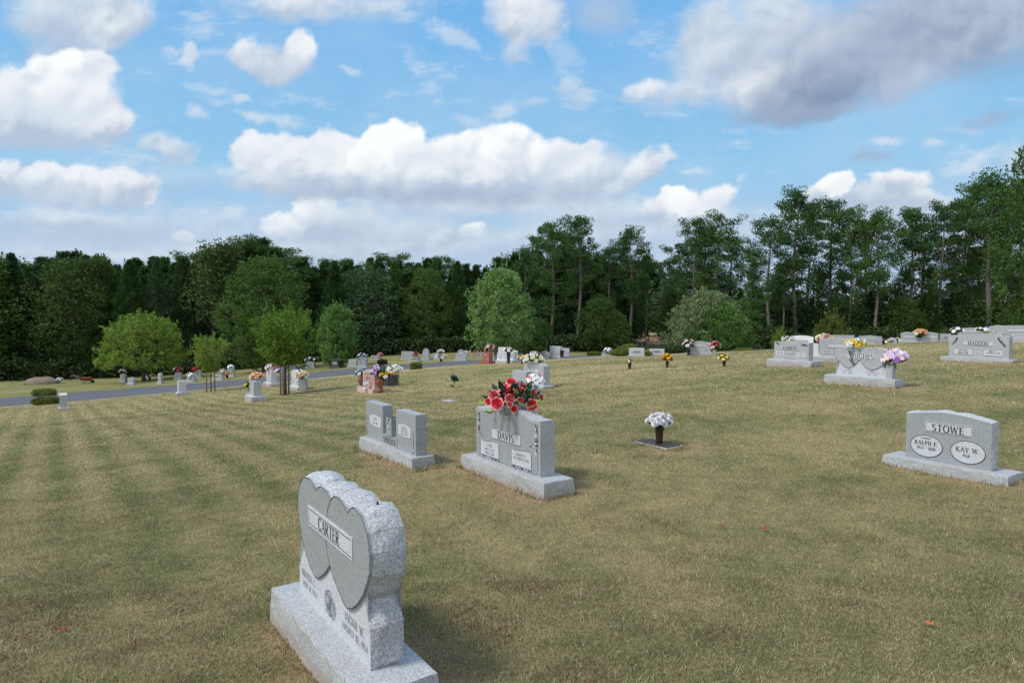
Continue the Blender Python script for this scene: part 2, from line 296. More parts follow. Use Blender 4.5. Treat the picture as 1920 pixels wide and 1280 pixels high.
# ------------------------------------------------------------------ mesh helpers
def link(name, me, parent=None, mats=()):
    o = bpy.data.objects.new(name, me); COL.objects.link(o)
    for m in mats: o.data.materials.append(m)
    if parent is not None: o.parent = parent
    return o
def np_mesh(name, V, per, col=None):
    V = np.asarray(V, np.float32).reshape(-1, 3); nf = len(V) // per
    me = bpy.data.meshes.new(name); me.vertices.add(len(V)); me.vertices.foreach_set('co', V.ravel())
    me.loops.add(len(V)); me.loops.foreach_set('vertex_index', np.arange(len(V), dtype=np.int32))
    me.polygons.add(nf); me.polygons.foreach_set('loop_start', np.arange(0, len(V), per, dtype=np.int32))
    me.polygons.foreach_set('loop_total', np.full(nf, per, np.int32))
    if col is not None:
        at = me.color_attributes.new('Col', 'FLOAT_COLOR', 'POINT')
        at.data.foreach_set('color', np.c_[col, np.ones(len(col))].astype(np.float32).ravel())
    me.update(calc_edges=True); return me
def bm_mesh(name, bm):
    me = bpy.data.meshes.new(name); bm.normal_update(); bm.to_mesh(me); bm.free(); return me
def tag(o, label=None, cat=None, group=None, kind=None):
    if label: o['label'] = label
    if cat: o['category'] = cat
    if group: o['group'] = group
    if kind: o['kind'] = kind
    return o
def empty(name, loc, rz=0, label=None, cat=None, group=None):
    o = bpy.data.objects.new(name, None); COL.objects.link(o); o.location = loc; o.rotation_euler = (0, 0, rz)
    o.empty_display_size = .2
    return tag(o, label, cat, group)
def box(bm, x0, x1, y0, y1, z0, z1, mi=0, taper=0):
    t = taper
    vs = [bm.verts.new(p) for p in ((x0, y0, z0), (x1, y0, z0), (x1, y1, z0), (x0, y1, z0), (x0 + t, y0 + t, z1), (x1 - t, y0 + t, z1), (x1 - t, y1 - t, z1), (x0 + t, y1 - t, z1))]
    fs = []
    for f in ((0, 3, 2, 1), (4, 5, 6, 7), (0, 1, 5, 4), (1, 2, 6, 5), (2, 3, 7, 6), (3, 0, 4, 7)):
        q = bm.faces.new([vs[i] for i in f]); q.material_index = mi; fs.append(q)
    return fs
def lathe(bm, prof, n=16, cx=0, cy=0, mi=0, cap=True):
    rings = []
    for r, z in prof:
        rings.append([bm.verts.new((cx + r * math.cos(2 * math.pi * k / n), cy + r * math.sin(2 * math.pi * k / n), z)) for k in range(n)])
    for a, b in zip(rings, rings[1:]):
        for k in range(n):
            f = bm.faces.new((a[k], a[(k + 1) % n], b[(k + 1) % n], b[k])); f.smooth = True; f.material_index = mi
    if cap:
        f = bm.faces.new(list(reversed(rings[0]))); f.material_index = mi
        f = bm.faces.new(rings[-1]); f.material_index = mi
def tube(bm, pts, rad, n=8, mi=0):
    pts = [Vector(p) for p in pts]; rings = []
    if not hasattr(rad, '__len__'): rad = [rad] * len(pts)
    for i, p in enumerate(pts):
        d = (pts[min(i + 1, len(pts) - 1)] - pts[max(i - 1, 0)]).normalized()
        a = d.cross(Vector((0, 0, 1)) if abs(d.z) < .9 else Vector((1, 0, 0))).normalized(); b = d.cross(a)
        rings.append([bm.verts.new(p + (a * math.cos(2 * math.pi * k / n) + b * math.sin(2 * math.pi * k / n)) * rad[i]) for k in range(n)])
    for A, B in zip(rings, rings[1:]):
        for k in range(n):
            f = bm.faces.new((A[k], B[k], B[(k + 1) % n], A[(k + 1) % n])); f.smooth = True; f.material_index = mi
    bm.faces.new(rings[0]).material_index = mi; bm.faces.new(list(reversed(rings[-1]))).material_index = mi

# ------------------------------------------------------------------ materials
def mat(name, col, rough=.7, spec=.3, metal=0):
    m = bpy.data.materials.new(name); m.use_nodes = True; b = m.node_tree.nodes['Principled BSDF']
    b.inputs['Base Color'].default_value = (*col, 1); b.inputs['Roughness'].default_value = rough
    b.inputs['Specular IOR Level'].default_value = spec; b.inputs['Metallic'].default_value = metal
    return m
def nz(nt, vec, scale, detail=3, rough=.55):
    n = nt.nodes.new('ShaderNodeTexNoise'); n.inputs['Scale'].default_value = scale; n.inputs['Detail'].default_value = detail
    n.inputs['Roughness'].default_value = rough
    if vec is not None: nt.links.new(vec, n.inputs['Vector'])
    return n.outputs[0]
def ramp(nt, fac, stops):
    r = nt.nodes.new('ShaderNodeValToRGB'); el_ = r.color_ramp.elements
    el_[0].position, el_[0].color = stops[0][0], (*stops[0][1], 1); el_[1].position, el_[1].color = stops[-1][0], (*stops[-1][1], 1)
    for p, c in stops[1:-1]:
        e = el_.new(p); e.color = (*c, 1)
    nt.links.new(fac, r.inputs[0]); return r.outputs[0]
def mixc(nt, fac, a, b, mode='MIX'):
    m = nt.nodes.new('ShaderNodeMix'); m.data_type = 'RGBA'; m.blend_type = mode
    for i, v in ((0, fac), (6, a), (7, b)):
        if isinstance(v, tuple): m.inputs[i].default_value = (*v, 1)
        elif isinstance(v, (int, float)): m.inputs[i].default_value = v
        else: nt.links.new(v, m.inputs[i])
    return m.outputs[2]
def granite(name, col, contrast=.5, rough=.6, bump=.2, bscale=90, stain=.25, tint=(.62, .50, .38), spec=.35):
    m = mat(name, col, rough, spec); nt = m.node_tree; b = nt.nodes['Principled BSDF']
    tc = nt.nodes.new('ShaderNodeTexCoord').outputs['Object']
    v = nt.nodes.new('ShaderNodeTexVoronoi'); v.inputs['Scale'].default_value = 170; nt.links.new(tc, v.inputs['Vector'])
    sp = nt.nodes.new('ShaderNodeSeparateColor'); nt.links.new(v.outputs['Color'], sp.inputs[0])
    n2 = nz(nt, tc, 60, 4, .7)
    f = math_(nt, 'ADD', math_(nt, 'MULTIPLY', sp.outputs[0], .6), math_(nt, 'MULTIPLY', n2, .5))
    lo = tuple(c * (1 - contrast) for c in col); hi = tuple(min(c * (1 + contrast * .8), .9) for c in col)
    c = ramp(nt, f, [(.18, lo), (.5, col), (.85, hi)])
    big = nz(nt, tc, 3.5, 5, .6)
    c = mixc(nt, math_(nt, 'MULTIPLY', math_(nt, 'SUBTRACT', big, .45, clamp=True), stain * 3, clamp=True), c, tuple(c0 * t for c0, t in zip(col, tint)))
    nt.links.new(c, b.inputs['Base Color'])
    bp = nt.nodes.new('ShaderNodeBump'); bp.inputs['Strength'].default_value = bump; bp.inputs['Distance'].default_value = .01
    nt.links.new(nz(nt, tc, bscale, 5, .65), bp.inputs['Height']); nt.links.new(bp.outputs[0], b.inputs['Normal'])
    return m
M = {}
M['polished'] = granite('granite_polished', (.30, .32, .325), .32, .38, .05, stain=.12)
M['steeled'] = granite('granite_steeled', (.36, .375, .385), .45, .6, .12, stain=.18)
M['light'] = granite('granite_blasted', (.50, .52, .54), .25, .8, .18, stain=.1)
M['rock'] = granite('granite_rock', (.40, .415, .43), .5, .75, .9, 40, stain=.2)
M['base'] = granite('granite_base', (.37, .385, .385), .45, .75, .5, 40, stain=.5, tint=(.85, .72, .6))
def splash(m):
    nt = m.node_tree; b = nt.nodes['Principled BSDF']; src = b.inputs['Base Color'].links[0].from_socket
    tc = nt.nodes.new('ShaderNodeTexCoord').outputs['Object']; sp = nt.nodes.new('ShaderNodeSeparateXYZ'); nt.links.new(tc, sp.inputs[0])
    k = math_(nt, 'MULTIPLY_ADD', sp.outputs[2], -14, -1.15); k = math_(nt, 'ADD', k, math_(nt, 'MULTIPLY', math_(nt, 'SUBTRACT', nz(nt, tc, 7, 5, .7), .5), 3.2), clamp=True)
    nt.links.new(mixc(nt, math_(nt, 'MULTIPLY', k, .5), src, (.38, .27, .20)), b.inputs['Base Color'])
splash(M['base'])
M['white'] = granite('marble_white', (.74, .75, .76), .1, .6, .1, stain=.15)
M['pink'] = granite('granite_rose', (.36, .22, .19), .4, .6, .15, stain=.1)
M['pinklight'] = granite('granite_rose_blasted', (.50, .36, .33), .3, .8, .15, stain=.1)
M['red'] = granite('granite_red', (.30, .10, .075), .4, .5, .1, stain=.1)
M['dark'] = granite('granite_charcoal', (.055, .06, .066), .5, .3, .05, stain=.05)
M['ink'] = mat('letter_paint', (.035, .037, .04), .8)
M['inksoft'] = mat('letter_cut', (.16, .17, .175), .85)
M['bronze'] = mat('bronze', (.07, .045, .03), .5, .4, .6)
M['plastic'] = mat('black_plastic', (.03, .032, .035), .5)
M['terracotta'] = mat('clay_pot', (.26, .10, .07), .8)
M['bark'] = None
def foliage(name, a, b, trans=.22, rough=.6, c=None):
    """leaf material: colour varies from leaf to leaf, clump to clump and tree to tree"""
    m = bpy.data.materials.new(name); m.use_nodes = True; nt = m.node_tree; bs = nt.nodes['Principled BSDF']
    geo = nt.nodes.new('ShaderNodeNewGeometry').outputs['Random Per Island']
    oi = nt.nodes.new('ShaderNodeObjectInfo').outputs['Random']
    tc = nt.nodes.new('ShaderNodeTexCoord').outputs['Object']
    f = math_(nt, 'ADD', math_(nt, 'MULTIPLY', geo, .55), math_(nt, 'MULTIPLY', nz(nt, tc, .9, 3), .6))
    f = math_(nt, 'ADD', f, math_(nt, 'MULTIPLY', math_(nt, 'SUBTRACT', oi, .5), .5))
    st = [(.2, a), (.8, b)] if c is None else [(.2, a), (.7, b), (.97, c)]
    cc = ramp(nt, f, st)
    nt.links.new(cc, bs.inputs['Base Color']); bs.inputs['Roughness'].default_value = rough; bs.inputs['Specular IOR Level'].default_value = .12
    tr = nt.nodes.new('ShaderNodeBsdfTranslucent'); nt.links.new(mixc(nt, 1.0, cc, (1.25, 1.3, .55), 'MULTIPLY'), tr.inputs[0])
    mx = nt.nodes.new('ShaderNodeMixShader'); mx.inputs[0].default_value = trans
    nt.links.new(bs.outputs[0], mx.inputs[1]); nt.links.new(tr.outputs[0], mx.inputs[2])
    nt.links.new(mx.outputs[0], nt.nodes['Material Output'].inputs[0]); return m
M['pine'] = foliage('pine_needles', (.027, .068, .023), (.085, .165, .045), .12, .7)
M['conifer'] = foliage('conifer_needles', (.026, .064, .034), (.08, .145, .062), .15, .6)
M['broad'] = foliage('oak_leaves', (.030, .068, .015), (.088, .155, .034), .2, .5)
M['olive'] = foliage('olive_leaves', (.038, .072, .020), (.10, .165, .045), .2, .6)
M['maple'] = foliage('maple_leaves', (.055, .12, .024), (.135, .25, .060), .3, .5, (.26, .36, .17))
M['bright'] = foliage('young_leaves', (.085, .16, .026), (.20, .30, .05), .35, .5, (.30, .33, .18))
M['silver'] = foliage('dogwood_leaves', (.08, .125, .045), (.18, .25, .11), .25, .5, (.28, .32, .20))
M['box'] = foliage('hedge_leaves', (.06, .09, .018), (.17, .20, .045), .2, .6, (.30, .30, .10))
M['russet'] = foliage('barberry_leaves', (.035, .03, .014), (.10, .075, .03), .15, .6)
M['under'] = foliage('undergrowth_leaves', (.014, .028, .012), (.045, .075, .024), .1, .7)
def bark(name, a, b):
    m = mat(name, a, .9, .2); nt = m.node_tree; bs = nt.nodes['Principled BSDF']
    tc = nt.nodes.new('ShaderNodeTexCoord').outputs['Object']
    mp = nt.nodes.new('ShaderNodeMapping'); mp.inputs[3].default_value = (6, 6, 1.2); nt.links.new(tc, mp.inputs[0])
    n = nz(nt, mp.outputs[0], 2.2, 6, .7); nt.links.new(ramp(nt, n, [(.3, a), (.7, b)]), bs.inputs['Base Color'])
    bp = nt.nodes.new('ShaderNodeBump'); bp.inputs['Strength'].default_value = .8; bp.inputs['Distance'].default_value = .05
    nt.links.new(n, bp.inputs['Height']); nt.links.new(bp.outputs[0], bs.inputs['Normal']); return m
M['bark'] = bark('pine_bark', (.09, .075, .062), (.26, .225, .20))
M['darkbark'] = bark('dark_bark', (.05, .042, .035), (.13, .11, .09))
M['stake'] = bark('stake_wood', (.16, .12, .085), (.32, .26, .19))

# ------------------------------------------------------------------ stroke lettering (roman capitals with serifs)
def E_(cx, cy, rx, ry, a0, a1, n=14):
    return [(cx + rx * math.cos(R_(a0 + (a1 - a0) * i / n)), cy + ry * math.sin(R_(a0 + (a1 - a0) * i / n))) for i in range(n + 1)]
# glyph: width, list of (polyline, kind)   kind: k thick, n thin, c curve (thick at its sides);  serifs: list of (x, y)
GL = {
 'A': (.78, [([(.06, 0), (.39, 1)], 'n'), ([(.39, 1), (.72, 0)], 'k'), ([(.18, .35), (.6, .35)], 'n')], [(.06, 0), (.72, 0)]),
 'B': (.66, [([(.14, 0), (.14, 1)], 'k'), ([(.14, .97), (.36, .97)] + E_(.36, .75, .2, .22, 90, -90) + [(.14, .53)], 'c'), ([(.14, .53), (.38, .53)] + E_(.38, .28, .23, .25, 90, -90) + [(.14, .03)], 'c')], [(.12, 0), (.12, 1)]),
 'C': (.72, [(E_(.42, .5, .34, .5, 50, 310, 22), 'c'), ([(.64, .72), (.66, .96)], 'n'), ([(.64, .26), (.66, .1)], 'n')], []),
 'D': (.78, [([(.14, 0), (.14, 1)], 'k'), ([(.14, .97), (.34, .97)] + E_(.34, .5, .36, .47, 90, -90, 18) + [(.14, .03)], 'c')], [(.12, 0), (.12, 1)]),
 'E': (.62, [([(.14, 0), (.14, 1)], 'k'), ([(.14, .97), (.54, .97), (.55, .8)], 'n'), ([(.14, .52), (.42, .52)], 'n'), ([(.42, .42), (.42, .62)], 'n'), ([(.14, .03), (.56, .03), (.58, .22)], 'n')], [(.12, 0), (.12, 1)]),
 'F': (.58, [([(.14, 0), (.14, 1)], 'k'), ([(.14, .97), (.54, .97), (.55, .8)], 'n'), ([(.14, .52), (.42, .52)], 'n')], [(.14, 0), (.12, 1)]),
 'G': (.78, [(E_(.42, .5, .34, .5, 50, 322, 22), 'c'), ([(.64, .02), (.64, .42)], 'k'), ([(.64, .74), (.65, .96)], 'n')], [(.64, .42)]),
 'H': (.82, [([(.16, 0), (.16, 1)], 'k'), ([(.66, 0), (.66, 1)], 'k'), ([(.16, .52), (.66, .52)], 'n')], [(.16, 0), (.16, 1), (.66, 0), (.66, 1)]),
 'I': (.36, [([(.18, 0), (.18, 1)], 'k')], [(.18, 0), (.18, 1)]),
 'J': (.46, [([(.32, 1), (.32, .18)] + E_(.2, .18, .12, .18, 0, -150, 6), 'c')], [(.3, 1)]),
 'K': (.76, [([(.14, 0), (.14, 1)], 'k'), ([(.16, .42), (.62, 1)], 'n'), ([(.28, .56), (.68, 0)], 'k')], [(.14, 0), (.14, 1), (.62, 1), (.66, 0)]),
 'L': (.6, [([(.14, 0), (.14, 1)], 'k'), ([(.14, .03), (.54, .03), (.56, .24)], 'n')], [(.14, 0), (.14, 1)]),
 'M': (.94, [([(.12, 0), (.14, 1)], 'n'), ([(.14, 1), (.46, .08)], 'k'), ([(.46, .08), (.8, 1)], 'n'), ([(.8, 1), (.82, 0)], 'k')], [(.12, 0), (.82, 0), (.12, 1), (.82, 1)]),
 'N': (.8, [([(.14, 0), (.14, 1)], 'n'), ([(.14, 1), (.66, 0)], 'k'), ([(.66, 0), (.66, 1)], 'n')], [(.14, 0), (.12, 1), (.66, 1)]),
 'O': (.82, [(E_(.41, .5, .35, .5, 0, 360, 28), 'c')], []),
 'P': (.64, [([(.14, 0), (.14, 1)], 'k'), ([(.14, .97), (.36, .97)] + E_(.36, .73, .22, .24, 90, -90) + [(.14, .49)], 'c')], [(.14, 0), (.12, 1)]),
 'R': (.74, [([(.14, 0), (.14, 1)], 'k'), ([(.14, .97), (.36, .97)] + E_(.36, .74, .21, .23, 90, -90) + [(.14, .51)], 'c'), ([(.34, .51), (.64, 0)], 'k')], [(.14, 0), (.12, 1), (.66, 0)]),
 'S': (.58, [(E_(.29, .745, .19, .225, 40, 230, 12) + E_(.29, .255, .21, .235, 60, -140, 14), 'c')], []),
 'T': (.7, [([(.35, 0), (.35, 1)], 'k'), ([(.06, .8), (.07, .97), (.63, .97), (.64, .8)], 'n')], [(.35, 0)]),
 'U': (.78, [([(.16, 1), (.16, .3)] + E_(.39, .3, .23, .3, 180, 360, 12) + [(.62, 1)], 'c')], [(.16, 1), (.62, 1)]),
 'V': (.76, [([(.06, 1), (.38, 0)], 'k'), ([(.38, 0), (.7, 1)], 'n')], [(.08, 1), (.68, 1)]),
 'W': (1.06, [([(.06, 1), (.3, 0)], 'k'), ([(.3, 0), (.52, .95)], 'n'), ([(.52, .95), (.76, 0)], 'k'), ([(.76, 0), (1.0, 1)], 'n')], [(.08, 1), (.98, 1)]),
 'X': (.72, [([(.08, 1), (.64, 0)], 'k'), ([(.64, 1), (.08, 0)], 'n')], []), 'Q': (.82, [(E_(.41, .5, .35, .5, 0, 360, 28), 'c'), ([(.45, .2), (.75, -.1)], 'n')], []),
 'Y': (.74, [([(.06, 1), (.37, .46)], 'k'), ([(.37, .46), (.68, 1)], 'n'), ([(.37, .46), (.37, 0)], 'k')], [(.08, 1), (.66, 1), (.37, 0)]),
 'Z': (.66, [([(.08, .97), (.58, .97)], 'n'), ([(.58, .97), (.08, .03)], 'k'), ([(.08, .03), (.6, .03)], 'n')], []),
 '0': (.56, [(E_(.28, .5, .2, .5, 0, 360, 22), 'c')], []), '1': (.36, [([(.18, 0), (.18, 1)], 'k'), ([(.06, .84), (.18, .98)], 'n')], [(.18, 0)]),
 '2': (.54, [(E_(.27, .74, .19, .25, 160, -30, 10) + [(.06, .04)], 'c'), ([(.06, .04), (.5, .04)], 'k')], []),
 '3': (.54, [(E_(.25, .75, .18, .24, 150, -80, 10), 'c'), (E_(.25, .26, .21, .26, 72, -150, 12), 'c')], []),
 '4': (.56, [([(.4, 0), (.4, 1)], 'k'), ([(.4, 1), (.04, .3), (.54, .3)], 'n')], []),
 '5': (.54, [([(.46, .96), (.14, .96), (.1, .55)], 'n'), (E_(.25, .31, .21, .3, 125, -150, 14), 'c')], []),
 '6': (.56, [(E_(.29, .3, .2, .29, 0, 360, 18), 'c'), ([(.09, .3), (.14, .7), (.42, .98)], 'c')], []),
 '7': (.52, [([(.06, .96), (.48, .96), (.2, 0)], 'c')], []),
 '8': (.54, [(E_(.27, .75, .17, .24, 0, 360, 16), 'c'), (E_(.27, .26, .2, .26, 0, 360, 18), 'c')], []),
 '9': (.56, [(E_(.27, .7, .2, .29, 0, 360, 18), 'c'), ([(.47, .7), (.42, .3), (.14, .02)], 'c')], []),
 '.': (.26, [([(.1, .0), (.1, .13)], 'k')], []), ',': (.26, [([(.13, .12), (.07, -.14)], 'k')], []), '-': (.46, [([(.08, .42), (.38, .42)], 'n')], []),
 "'": (.2, [([(.1, .98), (.08, .76)], 'n')], []), '&': (.8, [(E_(.32, .76, .16, .22, 0, 360, 14), 'c'), (E_(.32, .27, .25, .27, 60, 350, 16), 'c'), ([(.2, .62), (.72, .02)], 'k')], []), ' ': (.4, [], []),
}
def ribbon(bm, pts, widths, y, mi=0, closed=False):
    P = [Vector((a, b)) for a, b in pts]
    L = []; n = len(P)
    for i in range(n):
        a = P[i - 1] if i else P[i]; b = P[i + 1] if i < n - 1 else P[i]
        d = (b - a)
        if d.length < 1e-9: d = Vector((1, 0))
        d.normalize(); w = widths[i] / 2; L.append(((P[i].x - d.y * w, P[i].y + d.x * w), (P[i].x + d.y * w, P[i].y - d.x * w)))
    vs = [(bm.verts.new((a[0], y, a[1])), bm.verts.new((b[0], y, b[1]))) for a, b in L]
    for (a, b), (c, d) in zip(vs, vs[1:]):
        f = bm.faces.new((a, b, d, c)); f.material_index = mi
def add_text(bm, s, cx, z0, h, y=0, wscale=1, mi=0, track=.1, maxw=None, bold=1.0):
    tot = sum(GL[c][0] for c in s) + track * (len(s) - 1); k = h * wscale
    if maxw and tot * k > maxw: k = maxw / tot
    x = cx - tot * k / 2; j = 0
    for c in s:
        w, st, ser = GL[c]
        for pts, kind in st:
            j += 1; yy = y - .00008 * (j % 5)
            th = {'k': .15, 'n': .06, 'c': 0}[kind] * bold
            ws = []
            for i, p in enumerate(pts):
                if kind == 'c':
                    a = pts[max(i - 1, 0)]; b = pts[min(i + 1, len(pts) - 1)]; d = math.hypot(b[0] - a[0], b[1] - a[1]) + 1e-9
                    ws.append((.055 + .1 * abs(b[1] - a[1]) / d) * bold * h)
                else: ws.append(th * h)
            ribbon(bm, [(x + p[0] * k, z0 + p[1] * h) for p in pts], ws, yy, mi)
        for sx, sz in ser:
            j += 1; zc = z0 + sz * h + (.025 * h if sz < .5 else -.025 * h)
            ribbon(bm, [(x + (sx - .13) * k, zc), (x + (sx + .13) * k, zc)], [.05 * h * bold] * 2, y - .0005 - .00008 * (j % 5), mi)
        x += (w + track) * k
def inscription(parent, lines, y=-.0045, mt='ink', name='inscription', bold=1.0):
    """lines: (text, cx, z0, h, maxw)"""
    for (s, cx, z0, h, mw) in lines:
        bm = bmesh.new(); add_text(bm, s, cx, z0, h, 0, 1, 0, .1, mw, bold)
        o = link(name, bm_mesh(name, bm), parent, [M[mt]]); o.location = (0, y, 0)

# ------------------------------------------------------------------ stone pieces
def resample(poly, step):
    out = []
    for i in range(len(poly)):
        a = Vector(poly[i]); b = Vector(poly[(i + 1) % len(poly)]); n = max(1, int(round((b - a).length / step)))
        for k in range(n): out.append(a.lerp(b, k / n))
    return out
def slab(outline, Tk, rough=0.0, step=.03, seed=0, y0=0, mats=None, k=5):
    """outline in (x,z), counter-clockwise seen from the front; extruded back by Tk. rough>0 gives rock-pitched edges"""
    pts = resample(outline, step if rough else 10)
    bm = bmesh.new(); n = len(pts)
    zmin = min(p.y for p in pts)
    K = k if rough else 1; rings = []
    for j in range(K + 1):
        v = j / K; row = []
        for i, p in enumerate(pts):
            q = Vector(p)
            if rough and p.y > zmin + .005:
                a = pts[i - 1]; b = pts[(i + 1) % n]; d = (b - a).normalized(); nrm = Vector((d.y, -d.x))
                bulge = rough * math.sin(math.pi * min(max(v, 0), 1)) ** .6 if 0 < v < 1 else 0
                nn = mnoise.noise(Vector((p.x * 9 + seed, p.y * 9, v * Tk * 9))) + .55 * mnoise.noise(Vector((p.x * 24 + seed, p.y * 24, v * Tk * 24)))
                amt = bulge * (1 + .45 * nn) + (rough * .40 * nn if 0 < v < 1 else rough * .08 * nn)
                q = q + nrm * amt
            row.append(bm.verts.new((q.x, y0 + v * Tk, q.y)))
        rings.append(row)
    for j in range(K):
        for i in range(n):
            f = bm.faces.new((rings[j][i], rings[j + 1][i], rings[j + 1][(i + 1) % n], rings[j][(i + 1) % n]))
            f.material_index = 1 if rough else 0
    f1 = bm.faces.new(rings[0]); f2 = bm.faces.new(list(reversed(rings[-1])))
    f1.material_index = 0; f2.material_index = 0
    if rough:
        for f in bm.faces:
            pass
    else:
        sharp = [e for e in bm.edges if len(e.link_faces) == 2 and e.calc_face_angle(0) > .9]
        bmesh.ops.bevel(bm, geom=sharp, offset=.004, segments=1, profile=.5, affect='EDGES')
    bmesh.ops.triangulate(bm, faces=[f for f in bm.faces if len(f.verts) > 4])
    bmesh.ops.recalc_face_normals(bm, faces=bm.faces)
    return bm
def base_mesh(W, ml, mr, mf, mb, Tk, h, seed=0, bury=.25, nose=.0):
    """plinth: level sawn top, rock-pitched sides; x from -W/2-ml to W/2+mr, y from -mf to Tk+mb, top at z=0"""
    x0, x1, y0, y1 = -W / 2 - ml, W / 2 + mr, -mf, Tk + mb
    per = resample([(x0, y0), (x1, y0), (x1, y1), (x0, y1)], .035)
    bm = bmesh.new(); rows = []
    levels = [0, -.012, -.035, -.07, -.11, -.15, -.2, -h - bury]
    cx, cy = (x0 + x1) / 2, (y0 + y1) / 2
    for j, z in enumerate(levels):
        row = []
        for p in per:
            nx = 0; ny = 0
            if abs(p.x - x0) < 1e-4: nx = -1
            if abs(p.x - x1) < 1e-4: nx = 1
            if abs(p.y - y0) < 1e-4: ny = -1
            if abs(p.y - y1) < 1e-4: ny = 1
            nn = mnoise.noise(Vector((p.x * 6 + seed, p.y * 6, z * 9))) + .6 * mnoise.noise(Vector((p.x * 19 + seed, p.y * 19, z * 22)))
            a = 0 if j == 0 else (.003 + .005 * min(1, -z / .08) + .008 * nn)
            if j == 0: a = .004 * nn
            row.append(bm.verts.new((p.x + nx * a, p.y + ny * a, z)))
        rows.append(row)
    n = len(per)
    for a, b in zip(rows, rows[1:]):
        for i in range(n):
            f = bm.faces.new((a[i], b[i], b[(i + 1) % n], a[(i + 1) % n])); f.material_index = 1
    f = bm.faces.new(rows[0]); f.material_index = 0
    bmesh.ops.triangulate(bm, faces=[f for f in bm.faces if len(f.verts) > 4])
    bmesh.ops.recalc_face_normals(bm, faces=bm.faces)
    return bm
def plate(outline, y, parent, name='name_panel', mt='light', border=None, th=.006, bw=.006, inset=None):
    """thin raised panel on a stone's face with an optional dark cut line round it"""
    bm = bmesh.new(); P = [Vector(p) for p in outline]
    f = [bm.verts.new((p.x, y, p.y)) for p in P]; b = [bm.verts.new((p.x, y + th, p.y)) for p in P]; n = len(P)
    bm.faces.new(f)
    for i in range(n): bm.faces.new((f[i], b[i], b[(i + 1) % n], f[(i + 1) % n]))
    bmesh.ops.triangulate(bm, faces=[q for q in bm.faces if len(q.verts) > 4]); bmesh.ops.recalc_face_normals(bm, faces=bm.faces)
    if border:
        pts = [(p.x, p.y) for p in P]
        if inset:
            c = Vector((sum(p.x for p in P) / n, sum(p.y for p in P) / n))
            mx = max(abs(p.x - c.x) for p in P); mz = max(abs(p.y - c.y) for p in P)
            pts = [(c.x + (p.x - c.x) * (1 - inset / mx), c.y + (p.y - c.y) * (1 - inset / mz)) for p in P]
        ribbon(bm, pts + [pts[0]], [bw] * (n + 1), y - .0012, 1)
    return link(name, bm_mesh(name, bm), parent, [M[mt], M[border or 'ink']])
def rect(x0, x1, z0, z1): return [(x0, z0), (x1, z0), (x1, z1), (x0, z1)]
def oval(cx, cz, rx, rz, n=28): return [(cx + rx * math.cos(2 * math.pi * k / n), cz + rz * math.sin(2 * math.pi * k / n)) for k in range(n)]
def top_outline(W, H, kind):
    h = W / 2; P = [(-h, 0), (h, 0)]
    if kind == 'flat': P += [(h, H), (-h, H)]
    elif kind == 'arch': P += [(h - W * i / 14, H - .09 * H * ((i - 7) / 7) ** 2) for i in range(15)]
    elif kind == 'serp':
        for i in range(17):
            t = i / 16; s = .5 - .5 * math.cos(2 * math.pi * t); P.append((h - W * t, H * (.88 + .12 * s ** .8)))
    elif kind == 'round': P += [(h * math.cos(math.pi * i / 14), H - h + h * math.sin(math.pi * i / 14)) for i in range(15)]
    elif kind == 'gothic':
        P += [(h, H * .62)] + [(h * (1 - (i / 8) ** 1.6), H * (.62 + .38 * math.sin(math.pi / 2 * i / 8))) for i in range(1, 9)]
        P += [(-h * (1 - (i / 8) ** 1.6), H * (.62 + .38 * math.sin(math.pi / 2 * i / 8))) for i in range(7, -1, -1)]
    elif kind == 'peak': P += [(h, H * .8), (0, H), (-h, H * .8)]
    elif kind == 'step': P += [(h, H * .78), (h * .55, H * .78), (h * .45, H), (-h * .45, H), (-h * .55, H * .78), (-h, H * .78)]
    elif kind == 'cross':
        P += [(h, H * .55), (h * .4, H * .62), (h * .4, H * .78), (h * .62, H * .78), (h * .62, H * .88), (h * .2, H * .88), (h * .2, H), (-h * .2, H), (-h * .2, H * .88), (-h * .62, H * .88), (-h * .62, H * .78), (-h * .4, H * .78), (-h * .4, H * .62), (-h, H * .55)]
    elif kind == 'hearts':
        L = heart(-h * .49, 0, h * .55, H); return L
    return P
def flower_carving(parent, pts, y, mt='light', s=.03, seed=0):
    """carved vine of small leaves and blossoms following a polyline, with dark cut ground"""
    rng = random.Random(seed); bm = bmesh.new(); L = resample(pts + [pts[-1]], s * .55)
    for i, p in enumerate(L):
        a = rng.uniform(0, 6.28); r = s * rng.uniform(.5, 1); ox, oz = rng.uniform(-.4, .4) * s, rng.uniform(-.4, .4) * s
        n = 5; vs = [bm.verts.new((p.x + ox + r * math.cos(a + 6.283 * k / n) * (1 if k % 2 else .55), y - .0006 * (i % 5), p.y + oz + r * math.sin(a + 6.283 * k / n) * (1 if k % 2 else .55))) for k in range(n)]
        bm.faces.new(vs).material_index = 0 if rng.random() < .55 else 1
    bmesh.ops.triangulate(bm, faces=bm.faces[:])
    return link('carving', bm_mesh('carving', bm), parent, [M[mt], M['ink']])

def stone_root(R, W, Tk, hb, label, name='headstone', cat='headstone', group=None, yaw=YAW, front=True):
    """root empty at the middle of the tablet's front edge, on top of the plinth level projected to the ground"""
    X = Vector((math.cos(yaw), math.sin(yaw), 0)); Yd = Vector((-math.sin(yaw), math.cos(yaw), 0))
    c = Vector(R) - X * (W / 2)
    rt = empty(name, (c.x, c.y, R[2] - hb), yaw, label, cat, group)
    m = c + Yd * (Tk / 2)
    BARE.append((m.x, m.y, W / 2 + .12, Tk / 2 + .1)); return rt
def R_at(px, py, Y):
    d = ray(px, py); return Vector((d[0] * Y / d[1], Y, CH + d[2] * Y / d[1]))

